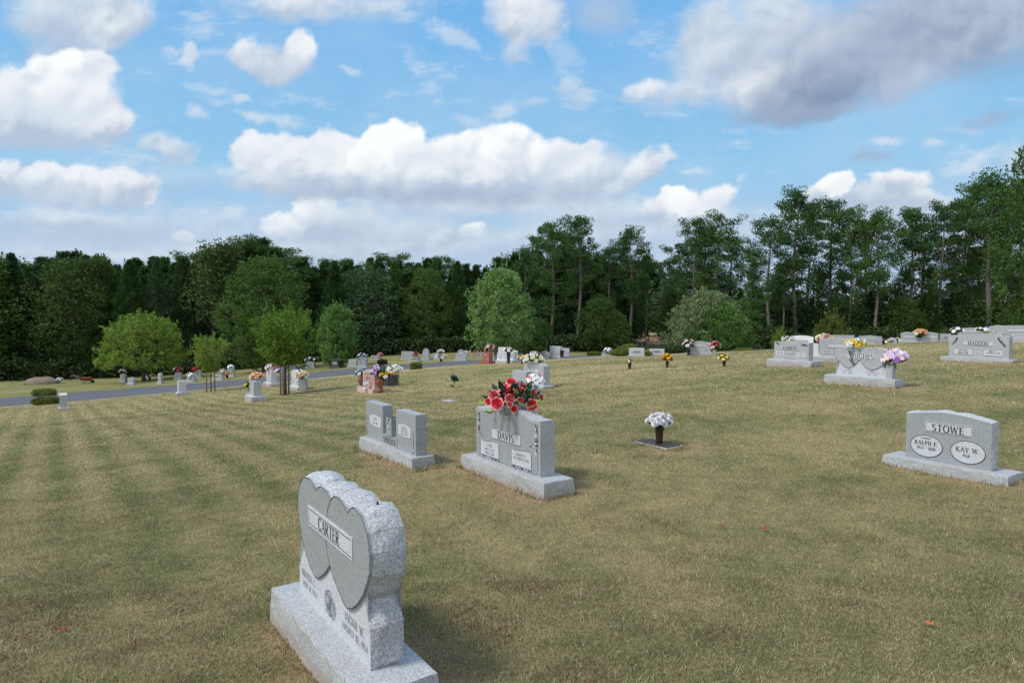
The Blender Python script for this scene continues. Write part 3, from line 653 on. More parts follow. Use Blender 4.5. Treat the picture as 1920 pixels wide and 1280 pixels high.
# ---- 1: nearest stone, two overlapping hearts -------------------------------------------------
def cu(s, W): return W / 2 - s
def mk_double_heart(R, W, Tk, hb, H, label, LH, RH, body, name_lines, panel, texts, margins, seed, rough, carve=None):
    rt = stone_root(R, W, Tk, hb, label)
    b = link('plinth', bm_mesh('plinth', base_mesh(W, *margins, Tk, hb, seed)), rt, [M['steeled'], M['base']]); b.location = (0, 0, hb)
    tb = slab(body, Tk, rough, .022, seed); t = link('tablet', bm_mesh('tablet', tb), rt, [M['light'], M['rock']]); t.location = (0, 0, hb)
    for i, hh in enumerate((LH, RH)):
        y = -.010 - .004 * i
        h = plate(hh, y, t, 'heart', 'polished' if hb > .14 else 'steeled', 'ink', -y - .001, .005)
    p = plate(panel, -.019, t, 'name_panel', 'light', 'ink', .006, .004, inset=.016)
    inscription(t, name_lines, -.0215, bold=.85)
    inscription(t, texts, -.0025, 'inksoft', bold=.8)
    return rt, t
W1 = 1.08
LHp = [(.835, .734), (.95, .72), (1.03, .65), (1.062, .56), (1.05, .46), (1.0, .36), (.92, .28), (.84, .225), (.757, .194), (.69, .215), (.60, .27), (.53, .33), (.47, .42), (.44, .52), (.435, .62), (.483, .694), (.56, .728), (.64, .732), (.70, .712), (.729, .689), (.76, .715)]
RHp = [(.153, .738), (.06, .722), (-.01, .66), (-.041, .57), (-.035, .48), (0, .42), (.05, .345), (.13, .27), (.20, .225), (.262, .205), (.31, .215), (.37, .25), (.45, .295), (.52, .36), (.555, .44), (.56, .54), (.53, .63), (.483, .695), (.43, .728), (.384, .737), (.32, .73), (.27, .712), (.239, .69), (.2, .722)]
LH1 = [(cu(s, W1), t) for s, t in LHp][::-1]; RH1 = [(cu(s, W1), t) for s, t in RHp][::-1]
def area(P): return sum(P[i][0] * P[(i + 1) % len(P)][1] - P[(i + 1) % len(P)][0] * P[i][1] for i in range(len(P))) / 2
def ccw(P): return P if area(P) > 0 else P[::-1]
body1 = [(1.08, 0), (1.08, .17), (1.05, .235), (.99, .275), (.98, .335), (1.05, .46), (1.062, .56), (1.03, .65), (.95, .72), (.835, .738), (.76, .718), (.729, .692), (.70, .714), (.62, .736), (.55, .728), (.483, .696), (.43, .728), (.384, .739), (.32, .732), (.27, .714), (.239, .692), (.2, .724), (.12, .742), (.05, .72), (-.01, .66), (-.041, .57), (-.03, .46), (.035, .355), (.06, .315), (.045, .27), (0, .2), (0, 0)]
body1 = ccw([(cu(s, W1), t) for s, t in body1])
S1 = R_at(695, 1257, 3.11)
pan1 = rect(cu(.84, W1), cu(.17, W1), .472, .585)
r1, t1 = mk_double_heart(S1, W1, .17, .17, .74, 'nearest headstone, grey granite double heart carved CARTER with rough broken edges', ccw(LH1), ccw(RH1), body1,
    [('CARTER', cu(.505, W1), .497, .066, .46)], pan1,
    [('BRENDA C.', cu(.905, W1), .125, .038, .25), ('JUNE 21, 1953', cu(.89, W1), .068, .032, .27), ('JACKIE W.', cu(.20, W1), .125, .042, .27), ('AUGUST 02, 1954', cu(.20, W1), .068, .034, .34)],
    (.15, .19, .125, .08), 3, .016)
# wedding rings and roses line carving between the names
bm = bmesh.new()
cx1 = cu(.55, W1)
for (a, b, rx, rz) in [(cx1 - .03, .13, .05, .05), (cx1 + .03, .10, .05, .05), (cx1 - .03, .13, .036, .036), (cx1 + .03, .10, .036, .036), (cx1, .165, .035, .025), (cx1 - .01, .075, .03, .022)]:
    j = len(bm.faces); ribbon(bm, oval(a, b, rx, rz, 20) + [oval(a, b, rx, rz, 20)[0]], [.004] * 21, -.0025 - .0002 * (j % 7))
for k in range(7):
    x = cx1 - .07 + k * .022; ribbon(bm, [(x, .05 + .008 * (k % 3)), (x + .03, .11 + .01 * (k % 2)), (x + .01, .17)], [.003, .005, .002], -.0035 - .0002 * k)
link('rings_carving', bm_mesh('rings_carving', bm), t1, [M['inksoft']])
for (x, z) in ((cu(.86, W1), .738), (cu(.1, W1), .752)):
    bm = bmesh.new(); lathe(bm, [(.006, z - .01), (.006, z + .012)], 8, x, .085); link('drill_hole', bm_mesh('drill_hole', bm), t1, [M['ink']])

# ---- 2: DAVIS ---------------------------------------------------------------------------------
W2 = 1.22; S2 = R_at(860 + 850 / 5.565, 700 + 1085 / 5.565, 6.75)
rt = stone_root(S2, W2, .18, .16, 'grey granite headstone carved DAVIS under a spray of red roses'); davis = rt
b = link('plinth', bm_mesh('plinth', base_mesh(W2, .16, .20, .10, .08, .18, .16, 7)), rt, [M['steeled'], M['base']]); b.location = (0, 0, .16)
P2 = [(-.61, 0), (.61, 0), (.61, .575)] + [(.61 - 1.22 * i / 16, .575 - .035 * math.sin(math.pi * i / 16 * 2) * (1 if i < 8 else -1) - (0.0)) for i in range(1, 16)] + [(-.61, .575)]
P2 = [(-.61, 0), (.61, 0), (.61, .565), (.56, .56), (.45, .56), (.36, .58), (.25, .62), (.12, .645), (0, .652), (-.12, .645), (-.25, .62), (-.36, .58), (-.45, .56), (-.56, .56), (-.61, .565)]
t = link('tablet', bm_mesh('tablet', slab(P2, .18)), rt, [M['steeled']]); t.location = (0, 0, .16)
pf = [(-.575, .02), (.575, .02), (.575, .535), (.45, .53), (.36, .55), (.25, .59), (.12, .615), (0, .622), (-.12, .615), (-.25, .59), (-.36, .55), (-.45, .53), (-.575, .535)]
plate(pf, -.004, t, 'polished_face', 'polished', 'inksoft', .0035, .003)
plate(rect(cu(.89, W2), cu(.335, W2), .262, .372), -.009, t, 'name_panel', 'light', 'inksoft', .004, .004)
inscription(t, [('DAVIS', cu(.61, W2), .275, .085, .33)], -.012, bold=1.1)
def scroll(x0, x1, z0, z1):
    n = 8; return [(x0, z0)] + [(x1, z0)] + [(x1, z1)] + [(x1 - (x1 - x0) * i / n, z1 + .010 * math.sin(i / n * math.pi * 2)) for i in range(1, n)] + [(x0, z1)]
for (xa, xb, L) in ((cu(1.12, W2), cu(.745, W2), [('J. NEIL', .155, .03), ('JUNE 3, 1957', .11, .026), ('JUNE 8, 2021', .068, .026)]), (cu(.50, W2), cu(.14, W2), [('DONNA S.', .155, .03), ('OCTOBER 16, 1952', .115, .026)])):
    plate(scroll(xa, xb, .045, .215), -.009, t, 'name_panel', 'light', 'ink', .004, .004)
    inscription(t, [(s, (xa + xb) / 2, z, h, .3) for s, z, h in L], -.012, 'inksoft', bold=.9)
    flower_carving(t, [(xa + .02, .028), (xb, .03)], -.0065, s=.014, seed=int(xa * 99))
flower_carving(t, [(-.54, .50), (-.55, .30)], -.0065, s=.024, seed=2); flower_carving(t, [(-.55, .30), (-.47, .27)], -.0065, s=.018, seed=5)
flower_carving(t, [(.545, .51), (.55, .22)], -.0065, s=.026, seed=3); flower_carving(t, [(.55, .30), (.44, .30)], -.0065, s=.02, seed=6)
bm = bmesh.new()
for k, (x, z) in enumerate(((.0, .15), (.02, .12), (.0, .08), (-.02, .11))): ribbon(bm, oval(x, z, .03, .025, 14) + [oval(x, z, .03, .025, 14)[0]], [.004] * 15, -.0065 - .0002 * k)
link('rings_carving', bm_mesh('rings_carving', bm), t, [M['light']])

# ---- 3: two-pillar companion stone with a vase ------------------------------------------------
W3 = 1.502; S3 = R_at(660 + 1180 / 9.84, 740 + 1135 / 9.84, 7.9)
rt = stone_root(S3, W3, .14, .09, 'low grey companion headstone of two square pillars joined around a small stone vase')
b = link('plinth', bm_mesh('plinth', base_mesh(W3, .03, .07, .08, .06, .14, .09, 17)), rt, [M['steeled'], M['base']]); b.location = (0, 0, .09)
h3 = W3 / 2
P3 = [(-h3, 0), (h3, 0), (h3, .483), (cu(.545, W3), .483), (cu(.545, W3), .125), (cu(.945, W3), .125), (cu(.945, W3), .480), (-h3, .480)]
t = link('tablet', bm_mesh('tablet', slab(P3, .14)), rt, [M['polished']]); t.location = (0, 0, .09)
def shield(x0, x1, z0, z1): return [(x0 + .01, z0 + .02), ((x0 + x1) / 2, z0), (x1 - .01, z0 + .01), (x1, z1 - .02), ((x0 + x1) / 2 + .05, z1 + .005), ((x0 + x1) / 2 - .05, z1 + .008), (x0, z1 - .02)]
for xa, xb, L in ((cu(1.37, W3), cu(1.0, W3), [('J. ROY', .265, .03), ('1938 - 2014', .215, .026)]), (cu(.485, W3), cu(.13, W3), [('HELEN M.', .275, .026), ('MAY 12, 1941', .24, .024), ('JULY 3, 2018', .205, .024)])):
    plate(shield(xa, xb, .178, .325), -.004, t, 'name_panel', 'light', None, .0035)
    inscription(t, [(s, (xa + xb) / 2, z, h, .26) for s, z, h in L], -.006, 'inksoft')
inscription(t, [('SPROUSE', cu(.745, W3), .022, .072, .44)], -.002)
bm = bmesh.new(); ribbon(bm, [(cu(.515, W3), .0), (cu(.515, W3), .13)], [.018, .018], -.0015); link('groove', bm_mesh('groove', bm), t, [M['inksoft']])
flower_carving(t, [(-h3 + .035, .01), (-h3 + .04, .28)], -.002, s=.016, seed=8); flower_carving(t, [(h3 - .07, .01), (h3 - .065, .26)], -.002, s=.018, seed=9)
v3 = link('vase', bm_mesh('vase', (lambda bm: (box(bm, cu(.82, W3), cu(.66, W3), -.012, .115, .127, .35), bm)[1])(bmesh.new())), rt, [M['polished']]); v3.location = (0, 0, .09)
bm = bmesh.new(); box(bm, cu(.80, W3), cu(.68, W3), .006, .095, .351, .353); link('vase_mouth', bm_mesh('vase_mouth', bm), v3, [M['ink']])
flower_carving(v3, [(cu(.74, W3), .19), (cu(.74, W3), .32)], -.0145, s=.03, seed=12)

# ---- 4: STOWE ---------------------------------------------------------------------------------
W4 = .875; S4 = R_at(1640 + 1490 / 6.857, 750 + 915 / 6.857, 7.2)
rt = stone_root(S4, W4, .17, .13, 'grey granite headstone carved STOWE with an arched top and two white ovals')
b = link('plinth', bm_mesh('plinth', base_mesh(W4, .20, .20, .12, .10, .17, .13, 23)), rt, [M['steeled'], M['base']]); b.location = (0, 0, .13)
h4 = W4 / 2
P4 = [(-h4, 0), (h4, 0)] + [(h4 - W4 * i / 12, .512 + .055 * math.sin(math.pi * i / 12)) for i in range(13)]
t = link('tablet', bm_mesh('tablet', slab(P4, .17, .016, .03, 5)), rt, [M['polished'], M['rock']]); t.location = (0, 0, .13)
plate(rect(cu(.67, W4), cu(.186, W4), .333, .455), -.005, t, 'name_panel', 'light', 'ink', .0045, .005, inset=.009)
inscription(t, [('STOWE', cu(.428, W4), .352, .078, .36)], -.0085, bold=1.05)
for cx, L in ((.648, [("'COWBOY'", .245, .02), ('RALPH E.', .175, .048), ('1954 - 2020', .125, .03)]), (.222, [('KAY W.', .165, .052), ('1958 -', .112, .03)])):
    plate(oval(cu(cx, W4), .165, .17, .123), -.005, t, 'name_oval', 'light', 'ink', .0045, .006)
    inscription(t, [(s, cu(cx, W4), z, h, .25) for s, z, h in L], -.0085)

# ---- 5: HAGOOD --------------------------------------------------------------------------------
W5 = 1.374; S5 = R_at(1680 + 1690 / 8, 590 + 672 / 8, 17)
rt = stone_root(S5, W5, .2, .18, 'wide grey granite headstone carved HAGOOD at the right edge of the lawn')
b = link('plinth', bm_mesh('plinth', base_mesh(W5, .16, .12, .1, .1, .2, .18, 31)), rt, [M['steeled'], M['base']]); b.location = (0, 0, .18)
h5 = W5 / 2; P5 = [(-h5, 0), (h5, 0), (h5, .565)] + [(h5 - W5 * i / 16, .565 + .06 * (.5 - .5 * math.cos(2 * math.pi * i / 16)) ** .8) for i in range(1, 16)] + [(-h5, .565)]
t = link('tablet', bm_mesh('tablet', slab(P5, .2)), rt, [M['steeled']]); t.location = (0, 0, .18)
plate(rect(cu(1.04, W5), cu(.34, W5), .318, .430), -.006, t, 'name_panel', 'light', 'inksoft', .005, .006)
inscription(t, [('HAGOOD', cu(.69, W5), .330, .088, .56)], -.010, bold=1.15)
for xa, xb, L in ((cu(1.25, W5), cu(.81, W5), [('JULIA MAY', .175, .034), ('AUG. 29, 1946', .125, .03), ('APRIL 4, 2013', .085, .03)]), (cu(.56, W5), cu(.13, W5), [('BILLY T.', .175, .034), ('OCTOBER 21, 1938', .13, .03)])):
    plate(rect(xa, xb, .07, .225), -.006, t, 'name_panel', 'light', 'inksoft', .005, .006)
    inscription(t, [(s, (xa + xb) / 2, z, h, .36) for s, z, h in L], -.010, bold=1.1)
flower_carving(t, [(-.60, .33), (-.52, .42), (-.49, .50)], -.004, 'inksoft', .035, 4); flower_carving(t, [(.44, .52), (.53, .42), (.60, .33)], -.004, 'inksoft', .035, 5)
flower_carving(t, [(-.06, .14), (.06, .15)], -.004, 'light', .04, 6)

# ---- 6: HUGHES --------------------------------------------------------------------------------
W6 = 1.0; S6 = R_at(1430 + 1585 / 6.857, 600 + 755 / 6.857, 13)
LH6 = ccw([(cu(s, W6), z) for s, z in [(1.06, .46), (1.05, .52), (.97, .56), (.88, .56), (.80, .535), (.74, .55), (.62, .57), (.52, .545), (.49, .49), (.50, .38), (.56, .28), (.64, .20), (.745, .15), (.84, .19), (.93, .27), (1.02, .36)]])
RH6 = ccw([(cu(s, W6), z) for s, z in [(.53, .47), (.52, .52), (.46, .545), (.38, .555), (.32, .54), (.28, .555), (.18, .57), (.06, .555), (-.03, .51), (-.05, .44), (-.02, .35), (.06, .26), (.16, .19), (.28, .145), (.38, .19), (.47, .27), (.52, .36)]])
B6 = ccw([(cu(s, W6), z) for s, z in [(1.0, 0), (1.0, .175), (.93, .235), (.93, .29), (1.02, .36), (1.06, .46), (1.05, .52), (.97, .562), (.88, .56), (.80, .537), (.74, .553), (.62, .572), (.50, .543), (.38, .557), (.32, .54), (.28, .557), (.18, .572), (.06, .557), (-.03, .51), (-.05, .44), (-.02, .35), (.06, .26), (.07, .215), (0, .185), (0, 0)]])
r6, t6 = mk_double_heart(S6, W6, .2, .12, .57, 'grey double heart headstone carved HUGHES with lavender flowers at its right end', LH6, RH6, B6,
    [('HUGHES', cu(.47, W6), .355, .098, .47)], [(cu(.78, W6), .36), (cu(.77, W6), .335), (cu(.24, W6), .335), (cu(.2, W6), .40), (cu(.23, W6), .465), (cu(.75, W6), .465), (cu(.79, W6), .42)],
    [('J. DENNIS', cu(.76, W6), .085, .034, .24), ('1951 - 2020', cu(.76, W6), .04, .03, .24), ('SANDRA W.', cu(.26, W6), .085, .034, .24), ('1957 - 2021', cu(.26, W6), .04, .03, .24)],
    (.18, .22, .11, .06), 41, .012)
flower_carving(t6, [(cu(.74, W6), .50), (cu(.66, W6), .44), (cu(.70, W6), .30), (cu(.62, W6), .24)], -.0185, 'inksoft', .03, 14)
v6 = link('vase', bm_mesh('vase', (lambda bm: (box(bm, W6 / 2 + .005, W6 / 2 + .12, -.01, .14, 0, .27), box(bm, W6 / 2 + .02, W6 / 2 + .105, .01, .12, .272, .275, 1), bm)[2])(bmesh.new())), r6, [M['steeled'], M['ink']]); v6.location = (0, 0, .12)

# ---- 7: ANDREWS -------------------------------------------------------------------------------
W7 = 1.02; S7 = R_at(1430 + 590 / 6.857, 600 + 530 / 6.857, 17.7)
rt = stone_root(S7, W7, .2, .15, 'grey granite headstone carved ANDREWS standing in front of a white arched one')
b = link('plinth', bm_mesh('plinth', base_mesh(W7, .16, .14, .1, .1, .2, .15, 51)), rt, [M['light'], M['base']]); b.location = (0, 0, .15)
h7 = W7 / 2; P7 = [(-h7, 0), (h7, 0), (h7, .475)] + [(h7 - W7 * i / 12, .47 + .03 * math.sin(math.pi * i / 12)) for i in range(1, 12)] + [(-h7, .475)]
t = link('tablet', bm_mesh('tablet', slab(P7, .2)), rt, [M['steeled']]); t.location = (0, 0, .15)
plate(rect(cu(.81, W7), cu(.27, W7), .265, .385), -.006, t, 'name_panel', 'light', 'inksoft', .005, .005)
inscription(t, [('ANDREWS', cu(.54, W7), .28, .088, .47)], -.010, bold=1.1)
for xa, xb, L in ((cu(.97, W7), cu(.70, W7), [('JERRY W.', .17, .03), ('1949 - 2016', .125, .028)]), (cu(.35, W7), cu(.07, W7), [('LINDA G.', .17, .03), ('1952 -', .125, .028)])):
    plate(rect(xa, xb, .09, .235), -.006, t, 'name_panel', 'light', 'inksoft', .005, .005)
    inscription(t, [(s, (xa + xb) / 2, z, h, .22) for s, z, h in L], -.010, 'inksoft')
inscription(t, [('FOREVER TOGETHER', cu(.55, W7), .03, .026, .40)], -.003, 'inksoft')
flower_carving(t, [(-.46, .44), (-.36, .42)], -.003, 'inksoft', .03, 21); flower_carving(t, [(.30, .42), (.46, .41)], -.003, 'inksoft', .03, 22)
flower_carving(t, [(-.05, .20), (.06, .14)], -.003, 'light', .04, 23)
bm = bmesh.new(); lathe(bm, [(.016, 0), (.02, .008), (.012, .016)], 10); o = link('medallion', bm_mesh('medallion', bm), t, [M['ink']]); o.rotation_euler = (R_(90), 0, 0); o.location = (.40, -.001, .41)

# ------------------------------------------------------------------ generic stones farther off
def gstone(px, py, W, H, kind='flat', mt='steeled', label='', hb=.15, Tk=.2, yaw=YAW, margin=.12, name='headstone', cat='headstone', panel='light', group=None, Y=None, rough=0, word=None, base='light', mb=None):
    g0 = GX(px, Y) if Y else G(px, py)
    # keep the plinth just above the ground on the side one sees
    rt = empty(name, g0, yaw, label, cat, group)
    sd = int(abs(px * 7 + py) * 10)
    b = link('plinth', bm_mesh('plinth', base_mesh(W, margin, margin, margin * .8, margin * .8 if mb is None else mb, Tk, hb, sd, .35)), rt, [M[base], M['base'] if mt in ('steeled', 'light', 'polished', 'white') else M[mt]]); b.location = (0, -Tk / 2, hb)
    ol = top_outline(W, H, kind)
    t = link('tablet', bm_mesh('tablet', slab(ol, Tk, rough, .05, sd, k=3)), rt, [M[mt], M['rock']]); t.location = (0, -Tk / 2, hb)
    z0 = .52 * H
    if panel:
        if W > .75:
            plate(rect(-W * .27, W * .27, z0, z0 + H * .19), -.008, t, 'name_panel', panel, 'inksoft', .007, .006)
            for s in (-1, 1):
                plate(rect(s * W * .28 - W * .15, s * W * .28 + W * .15, H * .14, H * .40), -.008, t, 'name_panel', panel, 'inksoft', .007, .006)
            rng = random.Random(sd)
            bm = bmesh.new()
            for s in (-1, 1):
                for r in range(2): ribbon(bm, [(s * W * .28 - W * .11, H * (.32 - r * .1)), (s * W * .28 + W * .11, H * (.32 - r * .1))], [.02, .02], -.0095)
            link('inscription', bm_mesh('inscription', bm), t, [M['inksoft']])
        elif W > .3:
            plate(rect(-W * .34, W * .34, H * .30, H * .62), -.008, t, 'name_panel', panel, 'inksoft', .007, .006)
            bm = bmesh.new()
            for r in range(3): ribbon(bm, [(-W * .22, H * (.54 - r * .08)), (W * .22, H * (.54 - r * .08))], [.02, .02], -.0095)
            link('inscription', bm_mesh('inscription', bm), t, [M['inksoft']])
    if word: inscription(t, [(word, 0, z0 + H * .03, H * .13, W * .45)], -.0115, 'ink', bold=1.2)
    if g0.y < 45: BARE.append((g0.x, g0.y, W / 2 + margin * .6, Tk / 2 + .1))
    return rt
YF = -.25     # stones beyond the road face it, seen nearly square on

# ------------------------------------------------------------------ flowers
PET = {}
def fmat(name, c, rough=.6):
    if name not in PET:
        m = mat('petal_' + name, c, rough, .2); PET[name] = m
    return PET[name]
FC = {'red': (.60, .035, .05), 'redlight': (.86, .36, .33), 'white': (.80, .80, .80), 'cream': (.78, .76, .52), 'pink': (.72, .34, .36), 'palepink': (.80, .60, .58), 'peach': (.82, .47, .26),
      'yellow': (.80, .60, .05), 'orange': (.72, .22, .03), 'purple': (.30, .10, .48), 'lavender': (.60, .45, .68), 'blue': (.22, .38, .60), 'teal': (.01, .11, .10), 'rosered': (.52, .07, .09)}
def pm(c): return fmat(c, FC[c])
LG = mat('silk_leaf', (.03, .075, .022), .6); LD = mat('silk_leaf_dark', (.012, .03, .014), .6); LT = mat('silk_leaf_teal', (.015, .085, .085), .5); LY = mat('silk_leaf_lime', (.30, .36, .08), .6)
def petal(bm, a, r0, r1, z0, z1, w, cup=0, mi=0):
    """one cupped petal: 3 rows across"""
    c, s = math.cos(a), math.sin(a); rows = []
    for (t, ww) in ((0, .35), (.55, 1.0), (1, .62)):
        r = r0 + (r1 - r0) * t; z = z0 + (z1 - z0) * t ** .8; row = []
        for k in (-1, 0, 1):
            off = k * w * ww / 2; zz = z + abs(k) * cup
            row.append(bm.verts.new((c * r - s * off, s * r + c * off, zz)))
        rows.append(row)
    for A, B in zip(rows, rows[1:]):
        for k in (0, 1):
            f = bm.faces.new((A[k], A[k + 1], B[k + 1], B[k])); f.material_index = mi; f.smooth = True
FM = {}
def flower_mesh(kind, c, c2=None):
    key = (kind, c, c2)
    if key in FM: return FM[key]
    bm = bmesh.new()
    if kind == 'rose':      # unit radius 1
        for j, (n, r0, r1, z0, z1, w) in enumerate(((7, .25, 1.0, .0, .30, .78), (6, .2, .78, .05, .5, .68), (5, .12, .52, .1, .62, .52), (4, .06, .28, .1, .68, .36))):
            for k in range(n): petal(bm, 6.283 * k / n + j * .5, r0, r1, z0, z1, w, .07, 1 if j == 0 else 0)
        lathe(bm, [(.02, .1), (.14, .3), (.12, .6), (.02, .66)], 7)
    elif kind == 'daisy':
        for k in range(6): petal(bm, 6.283 * k / 6, .05, 1.0, .1, .22, .62, .04)
        for k in range(5): petal(bm, 6.283 * k / 5 + .5, .05, .6, .14, .36, .45, .04)
        lathe(bm, [(.02, .12), (.17, .22), (.1, .3)], 7, mi=1)
    else:                   # mum: round ball of petals
        for j, (n, r1, z1) in enumerate(((9, 1.0, .05), (9, .92, .38), (8, .68, .68), (5, .36, .86))):
            for k in range(n): petal(bm, 6.283 * k / n + j * .35, .1, r1, -.05, z1, .62, .08, 1 if j == 0 else 0)
    me = bm_mesh(kind, bm); me.materials.append(pm(c)); me.materials.append(pm(c2) if c2 else pm(c)); FM[key] = me; return me
def leaves_mesh(rx, rz, n, size, seed, up=.0, mats=(LG,), drop=.3):
    rng = random.Random(seed); bm = bmesh.new()
    for i in range(n):
        a = rng.uniform(0, 6.283); e = rng.uniform(-drop, 1.1); rr = rng.uniform(.45, 1.0)
        c = Vector((math.cos(a) * math.cos(e) * rx * rr, math.sin(a) * math.cos(e) * rx * rr, rz * math.sin(e) * rr + up))
        d = (c - Vector((0, 0, up - rz * .3))).normalized(); s = d.cross(Vector((rng.uniform(-1, 1), rng.uniform(-1, 1), 1))).normalized(); nn = d.cross(s)
        L = size * rng.uniform(.7, 1.3); w = L * .5
        p = [c - d * L * .5, c + s * w * .5 + nn * .1 * L, c + d * L * .6 - nn * .08 * L, c - s * w * .5 + nn * .1 * L]
        f = bm.faces.new([bm.verts.new(q) for q in p]); f.material_index = rng.randrange(len(mats))
    for k in range(7):
        a = rng.uniform(0, 6.283); tube(bm, [(0, 0, -rz * .6), (math.cos(a) * rx * .4, math.sin(a) * rx * .4, up + rz * .3)], .004, 4)
    me = bm_mesh('leaves', bm)
    for m in mats: me.materials.append(m)
    return me
def bouquet(loc, rx, rz, n, kind, cols, fs, label, seed=0, leaf=(LG, LD), name='bouquet', cat='flowers', group=None, part=None, spots=None, nl=60, view=False, lsize=None):
    """silk flowers; loc is where the stems gather (top of the vase or stone)"""
    rt = empty(name, loc, 0, label, cat, group); rng = random.Random(seed + 5)
    link('leaves', leaves_mesh(rx * .95, rz * .9, nl, lsize or fs * 1.7, seed, rz * .35, leaf), rt)
    pts = spots or []
    if not spots:
        for i in range(n):
            t = (i + .5) / n; e = math.asin(1 - 1.15 * t) if 1 - 1.15 * t > -1 else -.2; a = i * 2.39996 + seed
            rr = rng.uniform(.86, 1.05); pts.append((math.cos(a) * math.cos(e) * rx * rr, math.sin(a) * math.cos(e) * rx * rr, rz * .35 + rz * .75 * math.sin(e) * rr, 1))
    for i, p in enumerate(pts):
        c = cols[rng.randrange(len(cols))]; c, c2 = (c if isinstance(c, tuple) else (c, None))
        o = link(part or ('rose' if kind == 'rose' else 'blossom'), flower_mesh(kind, c, c2), rt)
        o.location = p[:3]; d = (Vector(p[:3]) - Vector((0, 0, -rz * .25))).normalized()
        if view: d = (d + Vector((0, -.9, .25))).normalized()
        o.rotation_euler = d.to_track_quat('Z', 'Y').to_euler(); o.scale = [fs * p[3] * rng.uniform(.85, 1.15)] * 3
    return rt
def flower_vase(loc, h, r, mt, label, name='flower_vase', cat='vase', group=None, square=False, prof=None):
    bm = bmesh.new()
    if square: box(bm, -r, r, -r, r, 0, h, 0, -r * .12); box(bm, -r * .85, r * .85, -r * .85, r * .85, h, h + .002)
    else: lathe(bm, [(rr * r, zz * h) for rr, zz in (prof or [(.72, -.1), (.72, 0), (.70, .04), (.8, .5), (.98, .93), (1.08, .95), (1.08, 1.0), (.9, 1.0), (.8, .8)])], 14)
    o = link(name, bm_mesh(name, bm), None, [M[mt]]); o.location = loc; return tag(o, label, cat, group)
def cone_vase_bq(px, py, vh, cols, kind, label, vlabel, rx=.16, rz=.17, n=9, fs=.055, seed=0, vm='bronze', leaf=(LG, LD), **k):
    g0 = G(px, py)
    flower_vase(g0, vh, .06, vm, vlabel)
    return bouquet(g0 + Vector((0, 0, vh)), rx, rz, n, kind, cols, fs, label, seed, leaf, **k)

# red roses saddle on DAVIS
def davis_pt(x, y, z): return davis.matrix_world @ Vector((x, y, z))
bpy.context.view_layer.update()
dc = Matrix.Translation(davis.location) @ Matrix.Rotation(YAW, 4, 'Z')
# the spray sits over the middle of the stone's top
cen = dc @ Vector((-.02, .09, .16 + .655))
# spots measured off the photograph as offsets along the row, up, and depth
def spot(px, py, dpt, s=1.0):
    d = ray(px, py); k = (cen.y + dpt) / d[1]; p = Vector((d[0] * k, d[1] * k, CH + d[2] * k)); q = p - cen; return (q.x, q.y, q.z, s)
rz_ = lambda a, b: (860 + a / 5.565, 700 + b / 5.565)
sp = [spot(*rz_(a, b), dd, s) for a, b, dd, s in [(375, 232, -.16, 1.0), (427, 248, -.05, .7), (492, 175, -.02, 1.15), (530, 198, -.12, 1.25), (548, 105, .08, 1.1), (590, 140, .06, .8), (665, 140, .08, 1.0), (645, 195, -.06, 1.15),
      (535, 272, -.22, 1.2), (405, 315, -.28, 1.15), (312, 295, -.18, .75), (535, 325, -.26, .7), (643, 280, -.16, .7), (580, 370, -.24, .8), (755, 330, -.18, 1.25), (775, 215, .02, .9), (735, 235, .02, .6), (850, 255, .06, .8), (460, 170, .1, .8), (740, 390, -.18, .65)]]
bouquet(cen, .30, .2, 0, 'rose', [('red', 'redlight'), ('rosered', 'redlight')], .056, 'spray of artificial red roses saddled on top of the DAVIS headstone', 2, (LG, LD, LT, LT), name='rose_spray', spots=sp, nl=190, view=True, lsize=.10)
spray = [o for o in bpy.data.objects if o.name.startswith('rose_spray')][0]
link('lime_leaves', leaves_mesh(.36, .2, 34, .10, 31, .0, (LY,), .9), spray)
bm = bmesh.new()
for x in (-.06, .05):
    pts = [(x, -.13, -.03 - .0), (x, -.125, -.07)] + [(x + .02 - .02 * math.cos(a), -.125, -.075 - .025 * math.sin(a)) for a in (0.5, 1.0, 1.57, 2.2, 2.8)] + [(x + .045, -.12, -.06)]
    tube(bm, pts, .004, 6)
o = link('wire_clip', bm_mesh('wire_clip', bm), spray, [M['plastic']]); o.rotation_euler = (0, 0, YAW)

# white bouquet in bronze vase on flat marker
gm = G(1234, 833)
mk = empty('flat_grave_marker', gm, YAW, 'flat dark bronze grave marker flush with the lawn holding the white bouquet vase', 'grave marker')
bm = bmesh.new(); box(bm, -.29, .29, -.15, .15, -.08, .014); link('granite_slab', bm_mesh('slab', bm), mk, [M['rock']])
bm = bmesh.new(); box(bm, -.27, .27, -.13, .13, .015, .026, 0, .006)
for k in range(3): ribbon(bm, [(-.2 + k * .02, .0), (.2 - k * .02, .0)], [.001, .001], 0)
link('bronze_plaque', bm_mesh('plaque', bm), mk, [M['bronze']])
bm = bmesh.new(); lathe(bm, [(.045, .03), (.045, .05), (.052, .15), (.062, .235), (.066, .24), (.066, .25), (.05, .25)], 18); vs = link('vase', bm_mesh('vase', bm), mk, [M['bronze']]); 
vp = mk.matrix_world
vloc = Vector((gm.x, gm.y, gm.z)) + Vector((.02, .03, 0)); vs.location = (.0, .02, 0)
bouquet(Vector((gm.x + .015, gm.y + .01, gm.z + .25)), .145, .13, 26, 'mum', ['white'], .05, 'bouquet of round white flowers in a bronze vase alone on the open lawn', 4, (LG, LD), nl=60)
BARE.append((gm.x, gm.y, .3, .12))
gm2 = G(846, 752); m2_ = empty('flat_grave_marker', gm2, YAW, 'pale flat grave marker sunk in grass beyond the two pillar headstone', 'grave marker')
bm = bmesh.new(); box(bm, -.28, .28, -.13, .13, -.08, .008); link('granite_slab', bm_mesh('slab', bm), m2_, [M['base']])
